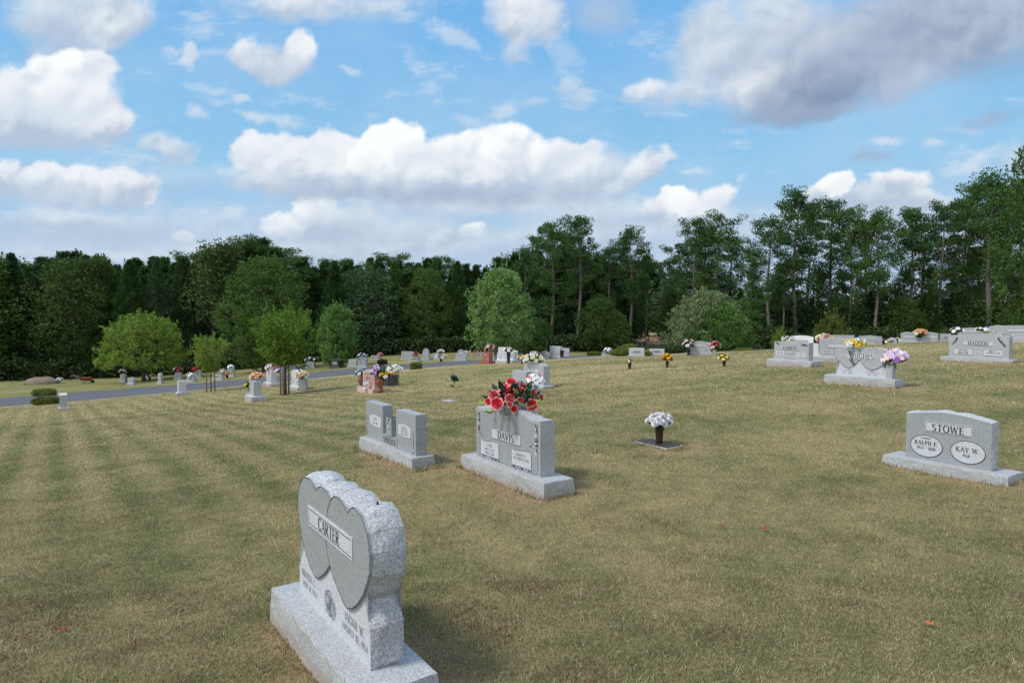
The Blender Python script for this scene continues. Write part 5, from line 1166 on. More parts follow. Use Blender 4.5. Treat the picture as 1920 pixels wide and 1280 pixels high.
def proto_tall_pine(key, seed, H=18, R=3.3, cb=.42, leafs=46, clump=.62, low=0):
    rng = np.random.default_rng(seed); bm = bmesh.new()
    lean = rng.normal(size=2) * .35
    def axis(t): return np.array([lean[0] * t * t + .15 * math.sin(t * 7 + seed), lean[1] * t * t + .15 * math.cos(t * 6), H * t])
    tube(bm, [tuple(axis(t)) if t > 0 else (0, 0, -.4) for t in np.linspace(0, .96, 12)], [.24 * (1 - t) ** .8 + .03 for t in np.linspace(0, .96, 12)], 8)
    C = []; Rd = []
    nb = 58
    for i in range(nb):
        t = cb + (1 - cb) * (i / nb) ** .9; u = (t - cb) / (1 - cb)
        if rng.random() < .2: continue
        prof = (.55 + .75 * u) if u < .45 else math.sqrt(max(0, 1 - ((u - .45) / .6) ** 2)) * .9
        L = R * max(.2, prof) * rng.uniform(.45, 1.12); a = i * 2.4 + rng.normal() * .5; p = axis(t)
        up = rng.uniform(-.05, .35) + .35 * u
        tip = p + np.array([math.cos(a) * L, math.sin(a) * L, L * up])
        limb_tree(bm, p, tip, .055 * (1 - u) + .025, .012, 4, .15, rng, 3)
        for f in ((1.0, .88, .72, .55) if L > 1.2 else (1.0, .75)):
            if f < .6 and rng.random() < .4: continue
            C.append(p + (tip - p) * f + rng.normal(size=3) * .22); Rd.append(clump * rng.uniform(.6, 1.1) * (.75 + .4 * f))
    for k in range(5): C.append(axis(.97) + rng.normal(size=3) * .4); Rd.append(clump * .7)
    for k in range(low):          # dead lower limbs
        t = rng.uniform(.2, cb); a = rng.uniform(0, 6.28); p = axis(t); L = rng.uniform(.4, 1.6)
        limb_tree(bm, p, p + np.array([math.cos(a) * L, math.sin(a) * L, rng.uniform(-.3, .3)]), .03, .01, 4, .1, rng, 3)
    C = np.array(C); cc, d = puffs(C, Rd, leafs, rng, .62)
    d2 = d.copy(); d2[:, 2] = np.abs(d2[:, 2]) + .3
    V = leaf_quads(cc, .27, .38, rng, d2)
    PROTO[key] = (bm_mesh('trunk', bm), np_mesh('crown', V, 4), H, 'bark', 'pine')
def proto_conifer(key, seed, H=12, R=2.6, leafs=24, mt='conifer', spiky=1.0):
    rng = np.random.default_rng(seed); bm = bmesh.new()
    tube(bm, [(0, 0, -.4), (0, 0, H * .5), (0, 0, H * .97)], [.18, .11, .02], 7)
    C = []; Rd = []; D = []
    for i in range(230):
        t = .06 + .93 * (i / 230); a = i * 2.4 + rng.normal() * .3
        r = R * (min(1, .75 + t) * (1 - t) ** .85 + .03) * rng.uniform(.6, 1.15)
        for f in (1.0, .8, .55):
            C.append((math.cos(a) * r * f, math.sin(a) * r * f, H * t + r * f * .22 * spiky + rng.normal() * .1)); Rd.append((.20 + .26 * (1 - t)) * rng.uniform(.7, 1.3))
            D.append((math.cos(a) * .7, math.sin(a) * .7, .9))
        if i % 14 == 0: limb_tree(bm, (0, 0, H * t), (math.cos(a) * r * .9, math.sin(a) * r * .9, H * t + r * .1), .03, .01, 4, .1, rng, 2)
    for k in range(5):
        for z in np.linspace(.90, 1.0, 5): C.append((rng.normal() * .12, rng.normal() * .12, H * z)); Rd.append(.22); D.append((0, 0, 1))
    C = np.array(C); cc, d = puffs(C, Rd, leafs, rng, 1.1)
    dd = np.repeat(np.array(D), leafs, 0) + d * .6
    V = leaf_quads(cc, .30, .26, rng, dd)
    PROTO[key] = (bm_mesh('trunk', bm), np_mesh('crown', V, 4), H, 'darkbark', mt)
def proto_broad(key, seed, H=10, R=3.6, tr=.22, zb=.25, leafs=55, lumps=150, ls=.24, mt='broad', trunk_r=.16, squash=1.0, asp=.6, shape='egg', lump_r=.62, barkm='darkbark', stems=1, ragged=.12, lump=.26, shoots=60, shl=.5):
    rng = np.random.default_rng(seed); bm = bmesh.new(); zc0 = H * zb
    for s in range(stems):
        a = 6.28 * s / stems; o = .06 * (stems > 1); sp = .5 * (stems > 1)
        tube(bm, [(math.cos(a) * o, math.sin(a) * o, -.3), (math.cos(a) * o * 2, math.sin(a) * o * 2, zc0 * .6), (math.cos(a) * sp, math.sin(a) * sp, H * (zb + .3)), (math.cos(a) * sp * 1.5, math.sin(a) * sp * 1.5, H * .9)], [trunk_r * 1.25, trunk_r, trunk_r * .55, .01], 8)
    C = []; Rd = []
    for i in range(lumps):
        t = (i + .5) / lumps; e = math.asin(2 * t - 1); a = i * 2.39996
        z = .5 + .5 * math.sin(e); cr = math.cos(e)
        if shape == 'egg': rr = R * cr ** .8 * (1.08 - .35 * z)
        elif shape == 'dome': rr = R * math.sqrt(max(0, 1 - z * z * .97)) * (.86 + .14 * min(1, z * 6)) if z > .03 else R * .7 * cr
        elif shape == 'oval': rr = R * cr ** .75 * (1.0 - .18 * z)
        elif shape == 'vase': rr = R * (.55 + .5 * z) * cr ** .5
        elif shape == 'loose': rr = R * cr ** .6 * (1 - .5 * z)
        f = rng.uniform(.72, 1.0 + ragged) if rng.random() < .72 else rng.uniform(.2, .7)
        n3 = 1 + lump * mnoise.noise(Vector((math.cos(a) * 1.9 + seed, math.sin(a) * 1.9, z * 3.4)))
        p = np.array([math.cos(a) * rr * f * n3, math.sin(a) * rr * f * n3, zc0 + (H - zc0) * z * (1 + rng.normal() * .02)])
        C.append(p); Rd.append(lump_r * rng.uniform(.65, 1.25))
        if i % 4 == 0:
            q = np.array([p[0] * .05, p[1] * .05, zc0 + (p[2] - zc0) * .35]); limb_tree(bm, q, p, trunk_r * .28, .008, 4, .12, rng, 3)
    C = np.array(C); cc, d = puffs(C, Rd, leafs, rng, .8)
    sh = []                 # young shoots standing out of the crown
    for i in range(shoots):
        p = C[rng.integers(len(C))]; o_ = p - np.array([0, 0, zc0 + (H - zc0) * .35]); nrm = np.linalg.norm(o_) + 1e-6
        if np.linalg.norm(o_[:2]) < R * .25 and p[2] < H * .8: continue
        dr = o_ / nrm + np.array([0, 0, .55]) + rng.normal(size=3) * .25; dr /= np.linalg.norm(dr); L = shl * rng.uniform(.6, 1.5)
        k = np.linspace(.3, 1, 16)[:, None]; sh.append(p + dr * (lump_r * .6 + k * L) + rng.normal(size=(16, 3)) * ls * .45 * (1.3 - k))
    if sh: cc = np.vstack([cc] + sh)
    V = leaf_quads(cc, ls, asp, rng)
    PROTO[key] = (bm_mesh('trunk', bm), np_mesh('crown', V, 4), H, barkm, mt)
def proto_bare(key, seed, H=9):
    rng = np.random.default_rng(seed); bm = bmesh.new(); C = []; Rd = []
    tube(bm, [(0, 0, -.3), (.1, 0, H * .5), (0, .1, H)], [.14, .08, .015], 7)
    for i in range(46):
        t = .3 + .68 * i / 46; a = i * 2.4; L = 2.6 * (1.05 - t) + .5; p = np.array([.1 * math.sin(t * 3), 0, H * t]); q = p + np.array([math.cos(a) * L * .7, math.sin(a) * L * .7, L * .75])
        limb_tree(bm, p, q, .035, .008, 4, .2, rng, 4)
        for k in range(3):
            s = p + (q - p) * rng.uniform(.5, 1); limb_tree(bm, s, s + rng.normal(size=3) * .45 + np.array([0, 0, .3]), .014, .005, 3, .05, rng, 2)
        C.append(q); Rd.append(.5); C.append((p + q) / 2); Rd.append(.45)
    cc, d = puffs(np.array(C), Rd, 36, rng, .8); V = leaf_quads(cc, .20, .5, rng)
    PROTO[key] = (bm_mesh('trunk', bm), np_mesh('crown', V, 4), H, 'darkbark', 'olive')

proto_tall_pine('pineA', 1, 18, 3.2, .40, 72, .84, 5); proto_tall_pine('pineB', 2, 18, 3.8, .32, 72, .86, 3)
proto_tall_pine('pineC', 7, 18, 2.9, .48, 72, .82, 7); proto_tall_pine('pineD', 11, 18, 4.2, .26, 85, .92, 2)
proto_conifer('conA', 21, 12, 2.5); proto_conifer('conB', 22, 12, 2.1, spiky=1.6); proto_conifer('conC', 23, 12, 2.9, mt='pine')
proto_broad('oakA', 31, 12, 4.2, zb=.06, lumps=230, leafs=100, ls=.21, lump_r=.8, lump=.4, shoots=120, shl=.7, shape='oval')
proto_broad('oakB', 32, 12, 3.4, zb=.05, lumps=200, leafs=95, ls=.21, lump_r=.85, shape='loose', mt='olive')
proto_broad('oakC', 33, 9, 3.6, zb=.02, lumps=200, leafs=95, ls=.19, lump_r=.8, shape='egg', ragged=.2)
proto_bare('bare', 41)
def tree(key, loc, H, label=None, wide=1.0, rz=0, group=None, mt=None, name='tree', cat='tree'):
    tm, cm, h0, bk, lf = PROTO[key]; s = H / h0
    rt = empty(name, loc, rz, label, cat, group); rt.scale = (s * wide, s * wide, s)
    a = bpy.data.objects.new('trunk', tm); COL.objects.link(a); a.parent = rt
    b = bpy.data.objects.new('crown', cm); COL.objects.link(b); b.parent = rt
    if not tm.materials: tm.materials.append(M[bk])
    if not cm.materials: cm.materials.append(M[lf])
    if mt and mt != lf:
        b.material_slots[0].link = 'OBJECT'; b.material_slots[0].material = M[mt]
    return rt
def tree_px(key, px, top, dist_in, label=None, wide=1.0, group=None, mt=None, name='tree', seed=0):
    """stand a tree dist_in metres inside the forest edge so that its crown reaches the pixel height top"""
    Y = 55
    for _ in range(8):
        x = (px - 960) / F * Y * .998; Y = edge_y(x) + dist_in
    g0 = GX(px, Y); H = ztop(top, g0.x, Y) - g0.z
    return tree(key, g0, H, label, wide, seed * 2.1 + px * .37, group, mt, name)

# forest wall, left: individually visible front row
FRONT_L = [
 (-30, 475, 'oakB', 1.3, 'leafy green tree cut by the left edge of the picture', 'broad', 'broadleaf_tree'),
 (28, 478, 'conA', 1.0, 'dark conifer in the forest front just right of the left picture edge', None, 'conifer_tree'),
 (78, 497, 'conB', 1.1, 'dark conifer rising straight above the soil mound', None, 'conifer_tree'),
 (150, 492, 'oakA', 1.15, 'pale green loose tree in the forest wall above the wheelbarrow', 'olive', 'broadleaf_tree'),
 (196, 492, 'oakB', .9, 'olive loose tree in the forest wall left above the round tree', 'olive', 'broadleaf_tree'),
 (248, 490, 'conC', 1.0, 'dark conifer in the forest wall behind the round tree', None, 'conifer_tree'),
 (298, 487, 'conA', 1.0, 'dark conifer in the forest wall behind the right side of the round tree', None, 'conifer_tree'),
 (345, 484, 'conB', 1.15, 'pointed dark conifer between the round tree and the far staked tree', None, 'conifer_tree'),
 (404, 466, 'bare', 1.2, 'thin half bare grey tree above the far staked tree', None, 'bare_tree'),
 (432, 462, 'bare', 1.1, 'thin brownish tree at the left shoulder of the big oak', 'olive', 'bare_tree'),
 (630, 492, 'conC', 1.1, 'dark pine in the forest wall above the oval tree', None, 'conifer_tree'),
 (690, 508, 'oakC', 1.1, 'dark leafy tree in the forest wall right of the oval tree', 'conifer', 'broadleaf_tree'),
 (742, 494, 'conC', 1.1, 'dark pine in the forest wall above the pointed arch stone', None, 'conifer_tree'),
 (800, 508, 'oakA', .85, 'green leafy tree in the forest wall left of the maple', 'broad', 'broadleaf_tree'),
 (858, 492, 'conC', 1.0, 'green pine in the forest wall behind the left side of the maple', None, 'conifer_tree'),
]
for i, (px, top, key, wd, lab, mt, nm) in enumerate(FRONT_L): tree_px(key, px, top, 2.5 + (i * 37 % 5) * .5, lab, wd, None, mt, nm, i)
# big oak in front of the wall
gb = GX(495, 51.5); tree('oakA', gb, ztop(490, 0, 51.5) - gb.z, 'massive dark green oak bulging forward above the near staked tree', 1.02, .6, name='oak_tree')
# tall pines, centre and right
PINES = [
 (1036, 419, 'pineD', 1.0, 3, 'tall pine with a full crown left of the slender bare trunked pine'),
 (1086, 412, 'pineC', 1.0, 2, 'slender tall pine with a long bare trunk and small round crown, centre'),
 (1183, 436, 'pineA', 1.0, 3, 'lone tall pine left of the clearing in the forest'),
 (1211, 520, 'pineC', .55, 4, 'thin short pine trunk standing in the clearing gap'),
 (1300, 418, 'pineB', .85, 4, 'left pine of the pair rising behind the dogwood'),
 (1342, 404, 'pineD', .95, 6, 'right pine of the pair rising behind the dogwood'),
 (1440, 420, 'pineB', 1.0, 2, 'tall pine with pale trunk left of the ANDREWS headstone'),
 (1487, 366, 'pineA', 1.05, 3, 'tallest pine above the ANDREWS headstone with a rounded crown'),
 (1468, 500, 'pineC', .8, 1.2, 'lower pine with pale trunk right above the ANDREWS headstone'),
 (1556, 383, 'pineB', .9, 5, 'tall pine above the gap between ANDREWS and HUGHES'),
 (1592, 392, 'pineD', .75, 3, 'tall pine with leaning foot above the HUGHES headstone'),
 (1642, 404, 'pineA', 1.0, 2, 'tall pine with thick pale trunk right above HUGHES'),
 (1704, 398, 'pineC', 1.05, 4, 'tall thin pine above the twin tablet headstone'),
 (1760, 388, 'pineB', .9, 3, 'tall pine above the left end of HAGOOD'),
 (1812, 352, 'pineD', .75, 5, 'dense tall pine above HAGOOD, left one of two'),
 (1850, 336, 'pineA', 1.15, 2, 'tallest thick trunk pine above the middle of HAGOOD'),
 (1886, 352, 'pineB', .9, 4, 'tall pine behind the leafy tree at the right edge'),
 (1408, 470, 'pineC', .9, 5, 'shorter pine just right of the dogwood crown'),
 (1140, 470, 'pineB', .8, 6, 'shorter pine between the slender pine and the lone pine'),
 (985, 470, 'pineD', .85, 5, 'shorter dark pine just right of the maple crown'),
]
for i, (px, top, key, wd, dd, lab) in enumerate(PINES): tree_px(key, px, top, dd, lab, wd, None, None, 'pine_tree', i)
BACKP = [(1010, 440), (1060, 432), (1125, 470), (1165, 462), (1275, 450), (1318, 432), (1370, 445), (1415, 440), (1455, 415), (1512, 398), (1535, 408), (1575, 415), (1618, 412), (1668, 424), (1690, 415), (1728, 420), (1745, 408), (1785, 400), (1800, 380), (1832, 372), (1870, 362), (1905, 360)]
for i, (px, top) in enumerate(BACKP): tree_px(('pineB', 'pineD', 'pineA')[i % 3], px, top + (8 if i % 3 == 0 or px < 1400 else 95 + i * 13 % 30), 8 + (i * 7 % 4), 'dark pine filling in behind the front row of tall pines at right', 1.0, 'pines behind the tall front pines', None, 'pine_tree', i * 3)
gE = GX(1935, 52); tree('oakA', gE, ztop(285, 0, 52) - gE.z, 'pale leafy tree towering at the right edge of the picture', .55, 1.2, mt='broad', name='broadleaf_tree')
# understory in front of and between the tall pines
UNDER = [(1010, 600, 'oakC', 'pine', 2.0, 'dark bushy understory tree right of the maple'), (1125, 560, 'oakC', 'broad', 1.0, 'dark green bushy tree left of the clearing'),
 (1150, 585, 'oakC', 'broad', .6, 'low dark bush at the left rim of the clearing'), (1262, 545, 'oakB', 'olive', 5, 'olive understory tree behind the left of the dogwood'),
 (1400, 560, 'oakC', 'pine', 2, 'dark understory tree right of the dogwood'), (1520, 560, 'conC', 'pine', 3, 'dark young pine above the pink and cream bouquet'),
 (1580, 560, 'oakC', 'pine', 4, 'dark understory tree above the yellow HUGHES flowers'), (1690, 560, 'oakC', 'broad', 1.5, 'dark glossy bush left of the twin tablet headstone'),
 (1745, 540, 'conC', 'pine', 3, 'dark young pine above the twin tablet headstone'), (1820, 545, 'oakC', 'pine', 3.5, 'dark understory tree behind the silver balloon'),
 (1900, 560, 'oakB', 'broad', 1, 'yellow green understory tree behind the right edge headstone'), (1630, 545, 'conA', 'pine', 5, 'dark young pine behind the thick pale trunk above HUGHES'),
 (1460, 545, 'oakC', 'pine', 5, 'dark understory tree behind the ANDREWS headstone')]
for i, (px, top, key, mt, dd, lab) in enumerate(UNDER): tree_px(key, px, top, dd, lab, 1.1, None, mt, 'understory_tree', i + 3)
# rows behind
rng = random.Random(5)
SKY_L = [(-120, 470), (0, 478), (60, 495), (100, 485), (170, 476), (230, 496), (300, 490), (370, 478), (440, 458), (480, 446), (520, 462), (560, 480), (600, 494), (660, 492), (720, 488), (780, 490), (860, 492), (930, 486), (980, 470), (1100, 480), (1200, 487), (1300, 480)]
px = -140
while px < 1240:
    top = np.interp(px, [a for a, b in SKY_L], [b for a, b in SKY_L]) + rng.uniform(-7, 16)
    d = rng.uniform(6, 9); key = rng.choice(['conA', 'conB', 'conC', 'conB', 'conC', 'pineB'])
    if 1190 < px < 1250: d = 32
    tree_px(key, px, top, d, 'dark second row pine showing only its top above the front trees at left', rng.uniform(1.2, 1.7), 'second row pines of the left forest wall', None, 'forest_pine', px)
    px += rng.uniform(15, 23)
px = -150
while px < 1960:
    base = np.interp(px, [a for a, b in SKY_L] + [1400, 1960], [b for a, b in SKY_L] + [528, 545]) + rng.uniform(8, 34)
    d = rng.uniform(12, 16)
    if 1180 < px < 1310: d = rng.uniform(30, 36); base += 10
    key = rng.choice(['conA', 'conC', 'oakC', 'conC'])
    tree_px(key, px, base, d, 'dim tree deep in the forest, barely seen between the nearer trees', rng.uniform(1.1, 1.4), 'trees deep in the forest', 'conifer' if key == 'oakC' else None, 'forest_tree', px)
    px += rng.uniform(30, 42)

# lawn trees
proto_broad('round', 51, 5.6, 3.5, zb=.20, lumps=270, leafs=62, ls=.16, mt='bright', trunk_r=.17, shape='dome', lump_r=.42, ragged=.14, shoots=160, shl=.35)
gq = G(270, 714); tree('round', gq, ztop(594, 0, gq.y) - gq.z, 'broad round bright green tree beyond the road at left', 1.0, .3, name='round_tree')
proto_broad('stakedA', 52, 3.2, .95, zb=.42, lumps=110, leafs=60, ls=.09, mt='bright', trunk_r=.035, shape='vase', lump_r=.22, ragged=.4, shl=.28)
proto_broad('stakedB', 53, 3.2, 1.15, zb=.40, lumps=170, leafs=64, ls=.09, mt='bright', trunk_r=.045, shape='vase', lump_r=.24, ragged=.35, shl=.3, shoots=90)
def stakes(g0, spots, h, lab):
    for k, (dx, dy) in enumerate(spots):
        bm = bmesh.new(); tube(bm, [(0, 0, -.3), (.01, 0, h)], [.035, .03], 8); o = link('tree_stake', bm_mesh('tree_stake', bm), None, [M['stake']]); o.location = g0 + Vector((dx, dy, 0)); tag(o, lab[k], 'stake')
g1 = G(396, 734); tree('stakedA', g1, ztop(635, 0, g1.y) - g1.z, 'small young tree held by stakes beside the road, far one', .95, 0, name='young_tree')
stakes(g1, [(-.16, -.1), (.14, .05)], 1.25, ['left wooden stake of the far young tree', 'right wooden stake of the far young tree'])
g2 = G(535.5, 740); tree('stakedB', g2, ztop(590, 0, g2.y) - g2.z, 'young bright green tree held by three stakes, near one', .97, 1.0, name='young_tree')
stakes(g2, [(-.14, -.12), (-.02, -.2), (.10, .06)], 1.45, ['left wooden stake of the near young tree', 'middle wooden stake of the near young tree', 'right wooden stake of the near young tree'])
proto_broad('ovaltree', 54, 6, 2.0, zb=.04, lumps=260, leafs=62, ls=.16, mt='maple', trunk_r=.10, shape='egg', lump_r=.38, ragged=.15)
g3 = G(632, 689); g3 = GX(632, 50); tree('ovaltree', g3, ztop(572, 0, 50) - g3.z, 'oval grey green tree behind the near young tree', .92, .7, name='oval_tree')
proto_broad('maple', 55, 7, 2.5, zb=.15, lumps=330, leafs=70, ls=.17, mt='maple', trunk_r=.14, shape='egg', lump_r=.46, ragged=.38)
g4 = GX(938, 40); tree('maple', g4, ztop(508, 0, 40) - g4.z, 'tall maple with pale leaf tips and a dark trunk in the centre', .82, 2.0, name='maple_tree')
proto_broad('smallround', 56, 2.6, 1.7, zb=.12, lumps=130, leafs=56, ls=.15, mt='box', trunk_r=.06, shape='dome', lump_r=.3, ragged=.2)
g5 = GX(990, 50); tree('smallround', g5, ztop(618, 0, 50) - g5.z, 'small yellow green tree right of the maple', .9, 0, mt='broad', name='small_tree')
proto_broad('dogwood', 57, 4.2, 3.6, zb=.04, lumps=330, leafs=60, ls=.17, mt='silver', trunk_r=.07, shape='dome', lump_r=.42, ragged=.16, stems=4)
g6 = GX(1325, 46); tree('dogwood', g6, ztop(551, 0, 46) - g6.z, 'wide silvery green dogwood with many stems right of centre', .78, .4, name='dogwood_tree')
g6b = GX(1352, 44.5); tree('dogwood', g6b, ztop(578, 0, 44.5) - g6b.z, 'yellower green bushy tree growing into the right of the dogwood', .78, 1.7, mt='maple', name='dogwood_tree')
g7 = GX(1560, 50); tree('smallround', g7, ztop(594, 0, 50) - g7.z, 'small round olive tree behind the pink and cream bouquet', .75, .5, mt='box', name='small_tree')
g8 = GX(1462, 30); tree('smallround', g8, ztop(622, 0, 30) - g8.z, 'thin light green sapling left of the white arched headstone', .55, .2, mt='bright', name='sapling')
def shrub(px, py, w, d, h, mt, label, seed, name='shrub', shape='box', lean=0, Y=None, n=2600, ls=.07):
    rng = np.random.default_rng(seed); u = rng.uniform(-1, 1, (n * 3, 3))
    if shape == 'box': k = (np.abs(u) ** 4).sum(1) < 1; edge = (np.abs(u) ** 4).sum(1) > .25
    else: k = (u ** 2).sum(1) < 1; edge = (u ** 2).sum(1) > .3
    u = u[k & (edge | (rng.random(len(u)) < .3))][:n]
    C = u * np.array([w / 2, d / 2, h / 2]); C[:, 2] += h / 2; C += rng.normal(size=C.shape) * .03
    if lean: C[:, 2] *= .35 + .65 * (C[:, 0] / w + .5); C[:, 0] += 0
    g0 = GX(px, Y) if Y else G(px, py)
    rt = empty(name, g0, .1, label, 'shrub')
    link('foliage', np_mesh('foliage', leaf_quads(C, ls, .6, rng), 4), rt, [M[mt]])
    bm = bmesh.new()
    for k in range(5): a = 6.28 * k / 5; tube(bm, [(0, 0, -.1), (math.cos(a) * w * .25, math.sin(a) * d * .2, h * .7)], [.02, .008], 5)
    link('stem', bm_mesh('stem', bm), rt, [M['darkbark']])
    return rt
shrub(85, 758, 1.0, .8, .34, 'box', 'low clipped yellow green shrub on the near side of the road', 1)
shrub(83, 743, 1.15, .8, .42, 'box', 'low clipped green shrub on the far side of the road at left', 2)
shrub(780, 692, .62, .5, .36, 'box', 'small clipped yellow green shrub on the near road edge, centre', 3)
shrub(717, 685.5, .66, .6, .42, 'russet', 'small russet shrub on the far road edge', 4)
shrub(1114, 668, .95, .6, .30, 'box', 'clipped low hedge block near the road bend', 5, 'hedge', Y=46)
shrub(1212, 666, .42, .4, .24, 'box', 'clipped low hedge between two pale headstones', 6, 'hedge', Y=34)
shrub(1168, 669, 1.5, 1.0, .85, 'box', 'juniper sloping up to the right, left of the pale square headstone', 7, 'juniper', 'ball', 1, 37, 4200)
shrub(1266, 667, 1.5, 1.0, .42, 'under', 'low dark spreading shrub left of the dogwood', 8, 'shrub', 'ball', 0, 38, 3600)
shrub(1395, 662, 1.1, .5, .14, 'box', 'thin low green shrub strip behind the crest of the lawn', 9, 'shrub', 'ball', 0, 40, 1200)

# undergrowth along the forest edge, one mass
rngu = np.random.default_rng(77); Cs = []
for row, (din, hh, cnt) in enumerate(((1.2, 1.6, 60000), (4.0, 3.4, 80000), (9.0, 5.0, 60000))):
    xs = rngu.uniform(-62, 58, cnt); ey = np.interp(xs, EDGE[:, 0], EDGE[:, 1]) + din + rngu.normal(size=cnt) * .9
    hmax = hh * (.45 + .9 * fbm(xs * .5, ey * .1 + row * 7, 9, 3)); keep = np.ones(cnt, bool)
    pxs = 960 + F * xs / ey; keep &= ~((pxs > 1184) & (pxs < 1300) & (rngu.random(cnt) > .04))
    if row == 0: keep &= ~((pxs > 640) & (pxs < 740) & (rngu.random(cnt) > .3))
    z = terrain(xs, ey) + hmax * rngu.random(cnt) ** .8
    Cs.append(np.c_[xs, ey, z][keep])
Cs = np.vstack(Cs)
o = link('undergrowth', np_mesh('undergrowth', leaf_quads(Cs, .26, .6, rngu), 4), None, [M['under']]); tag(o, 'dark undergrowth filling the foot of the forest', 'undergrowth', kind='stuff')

# ------------------------------------------------------------------ ground sheet, road, grass
def axis_pts(segs):
    out = [segs[0][0]]
    for a, b, s in segs:
        n = max(1, int(round((b - a) / s))); out += list(a + (b - a) * (np.arange(1, n + 1) / n))
    return np.array(out)
gx = axis_pts([(-600, -150, 45), (-150, -60, 6), (-60, -27, .6), (-27, 9, .13), (9, 25, .3), (25, 60, .8), (60, 150, 6), (150, 600, 45)])
gy = axis_pts([(-300, -60, 40), (-60, 0, 5), (0, 2, .5), (2, 14, .12), (14, 30, .22), (30, 66, .4), (66, 110, 2), (110, 150, 5), (150, 900, 50)])
XX, YY = np.meshgrid(gx, gy); ZZ = terrain(XX, YY)
V = np.stack([XX, YY, ZZ], -1).reshape(-1, 3); nx, ny = len(gx), len(gy)
cols = lawn_rgb(V[:, 0], V[:, 1])
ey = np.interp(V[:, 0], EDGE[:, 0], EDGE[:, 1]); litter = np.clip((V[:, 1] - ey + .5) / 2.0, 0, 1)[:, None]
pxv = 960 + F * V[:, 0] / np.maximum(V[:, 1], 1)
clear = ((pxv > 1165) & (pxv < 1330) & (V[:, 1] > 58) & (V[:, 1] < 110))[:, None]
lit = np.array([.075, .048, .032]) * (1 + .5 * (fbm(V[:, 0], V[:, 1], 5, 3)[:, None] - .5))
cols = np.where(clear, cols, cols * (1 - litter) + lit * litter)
bank = (clear[:, 0] & (V[:, 1] > 72) & (V[:, 1] < 92))
cols[bank] = np.array([.24, .15, .10])
me = bpy.data.meshes.new('lawn'); me.vertices.add(len(V)); me.vertices.foreach_set('co', V.astype(np.float32).ravel())
ii = (np.arange(ny - 1)[:, None] * nx + np.arange(nx - 1)[None]).ravel(); quads = np.stack([ii, ii + 1, ii + nx + 1, ii + nx], 1).astype(np.int32)
me.loops.add(quads.size); me.loops.foreach_set('vertex_index', quads.ravel()); me.polygons.add(len(quads))
me.polygons.foreach_set('loop_start', np.arange(0, quads.size, 4, dtype=np.int32)); me.polygons.foreach_set('loop_total', np.full(len(quads), 4, np.int32))
me.polygons.foreach_set('use_smooth', np.ones(len(quads), bool))
at = me.color_attributes.new('Col', 'FLOAT_COLOR', 'POINT'); at.data.foreach_set('color', np.c_[cols, np.ones(len(cols))].astype(np.float32).ravel())
me.update(calc_edges=True)
m = mat('lawn', (.2, .18, .1), .95, .1); nt = m.node_tree; bs = nt.nodes['Principled BSDF']
ca = nt.nodes.new('ShaderNodeVertexColor'); ca.layer_name = 'Col'; ob = nt.nodes.new('ShaderNodeTexCoord').outputs['Object']
f1 = nz(nt, ob, 45, 6, .75); f2 = nz(nt, ob, 8, 5, .7)
c = mixc(nt, 1.0, ca.outputs[0], ramp(nt, f1, [(.28, (.45, .48, .42)), (.5, (.98, .98, .96)), (.72, (1.6, 1.52, 1.5))]), 'MULTIPLY')
c = mixc(nt, .8, c, ramp(nt, f2, [(.3, (.70, .76, .66)), (.7, (1.28, 1.2, 1.22))]), 'MULTIPLY')
nt.links.new(c, bs.inputs['Base Color'])
bp = nt.nodes.new('ShaderNodeBump'); bp.inputs['Strength'].default_value = 1.0; bp.inputs['Distance'].default_value = .03
nt.links.new(f1, bp.inputs['Height']); nt.links.new(bp.outputs[0], bs.inputs['Normal'])
o = link('lawn', me, None, [m]); tag(o, 'dry mown cemetery lawn sloping down to the road', 'lawn', kind='structure')

# road: a sheet 4 cm above the lawn with its edges turned down
tan = np.gradient(_R, axis=0); tan /= np.linalg.norm(tan, axis=1)[:, None]; nrm = np.c_[-tan[:, 1], tan[:, 0]]
# dense resample
tt = np.linspace(0, len(_R) - 1, 900); RX = np.c_[np.interp(tt, np.arange(len(_R)), _R[:, 0]), np.interp(tt, np.arange(len(_R)), _R[:, 1])]; NX = np.c_[np.interp(tt, np.arange(len(_R)), nrm[:, 0]), np.interp(tt, np.arange(len(_R)), nrm[:, 1])]
HW = np.interp(tt, np.arange(len(_R)), RHW)
def strip(name, offs, zs, mt, k_=(0, 0, 0, 0, 0, 0, 0)):
    rows = []
    for o_, z_, kk in zip(offs, zs, k_):
        P = RX + NX * (o_ + kk * HW)[:, None]; rows.append(np.c_[P, terrain(P[:, 0], P[:, 1]) + z_])
    V = np.stack(rows, 1); n, k = V.shape[:2]; me = bpy.data.meshes.new(name); me.vertices.add(n * k); me.vertices.foreach_set('co', V.astype(np.float32).ravel())
    ii = (np.arange(n - 1)[:, None] * k + np.arange(k - 1)[None]).ravel(); q = np.stack([ii, ii + k, ii + k + 1, ii + 1], 1)[:, ::-1].astype(np.int32)
    me.loops.add(q.size); me.loops.foreach_set('vertex_index', q.ravel()); me.polygons.add(len(q)); me.polygons.foreach_set('loop_start', np.arange(0, q.size, 4, dtype=np.int32)); me.polygons.foreach_set('loop_total', np.full(len(q), 4, np.int32))
    me.polygons.foreach_set('use_smooth', np.ones(len(q), bool)); me.update(calc_edges=True); return link(name, me, None, [mt])
ma = mat('asphalt', (.075, .078, .088), .9, .2); nt = ma.node_tree; ob = nt.nodes.new('ShaderNodeTexCoord').outputs['Object']
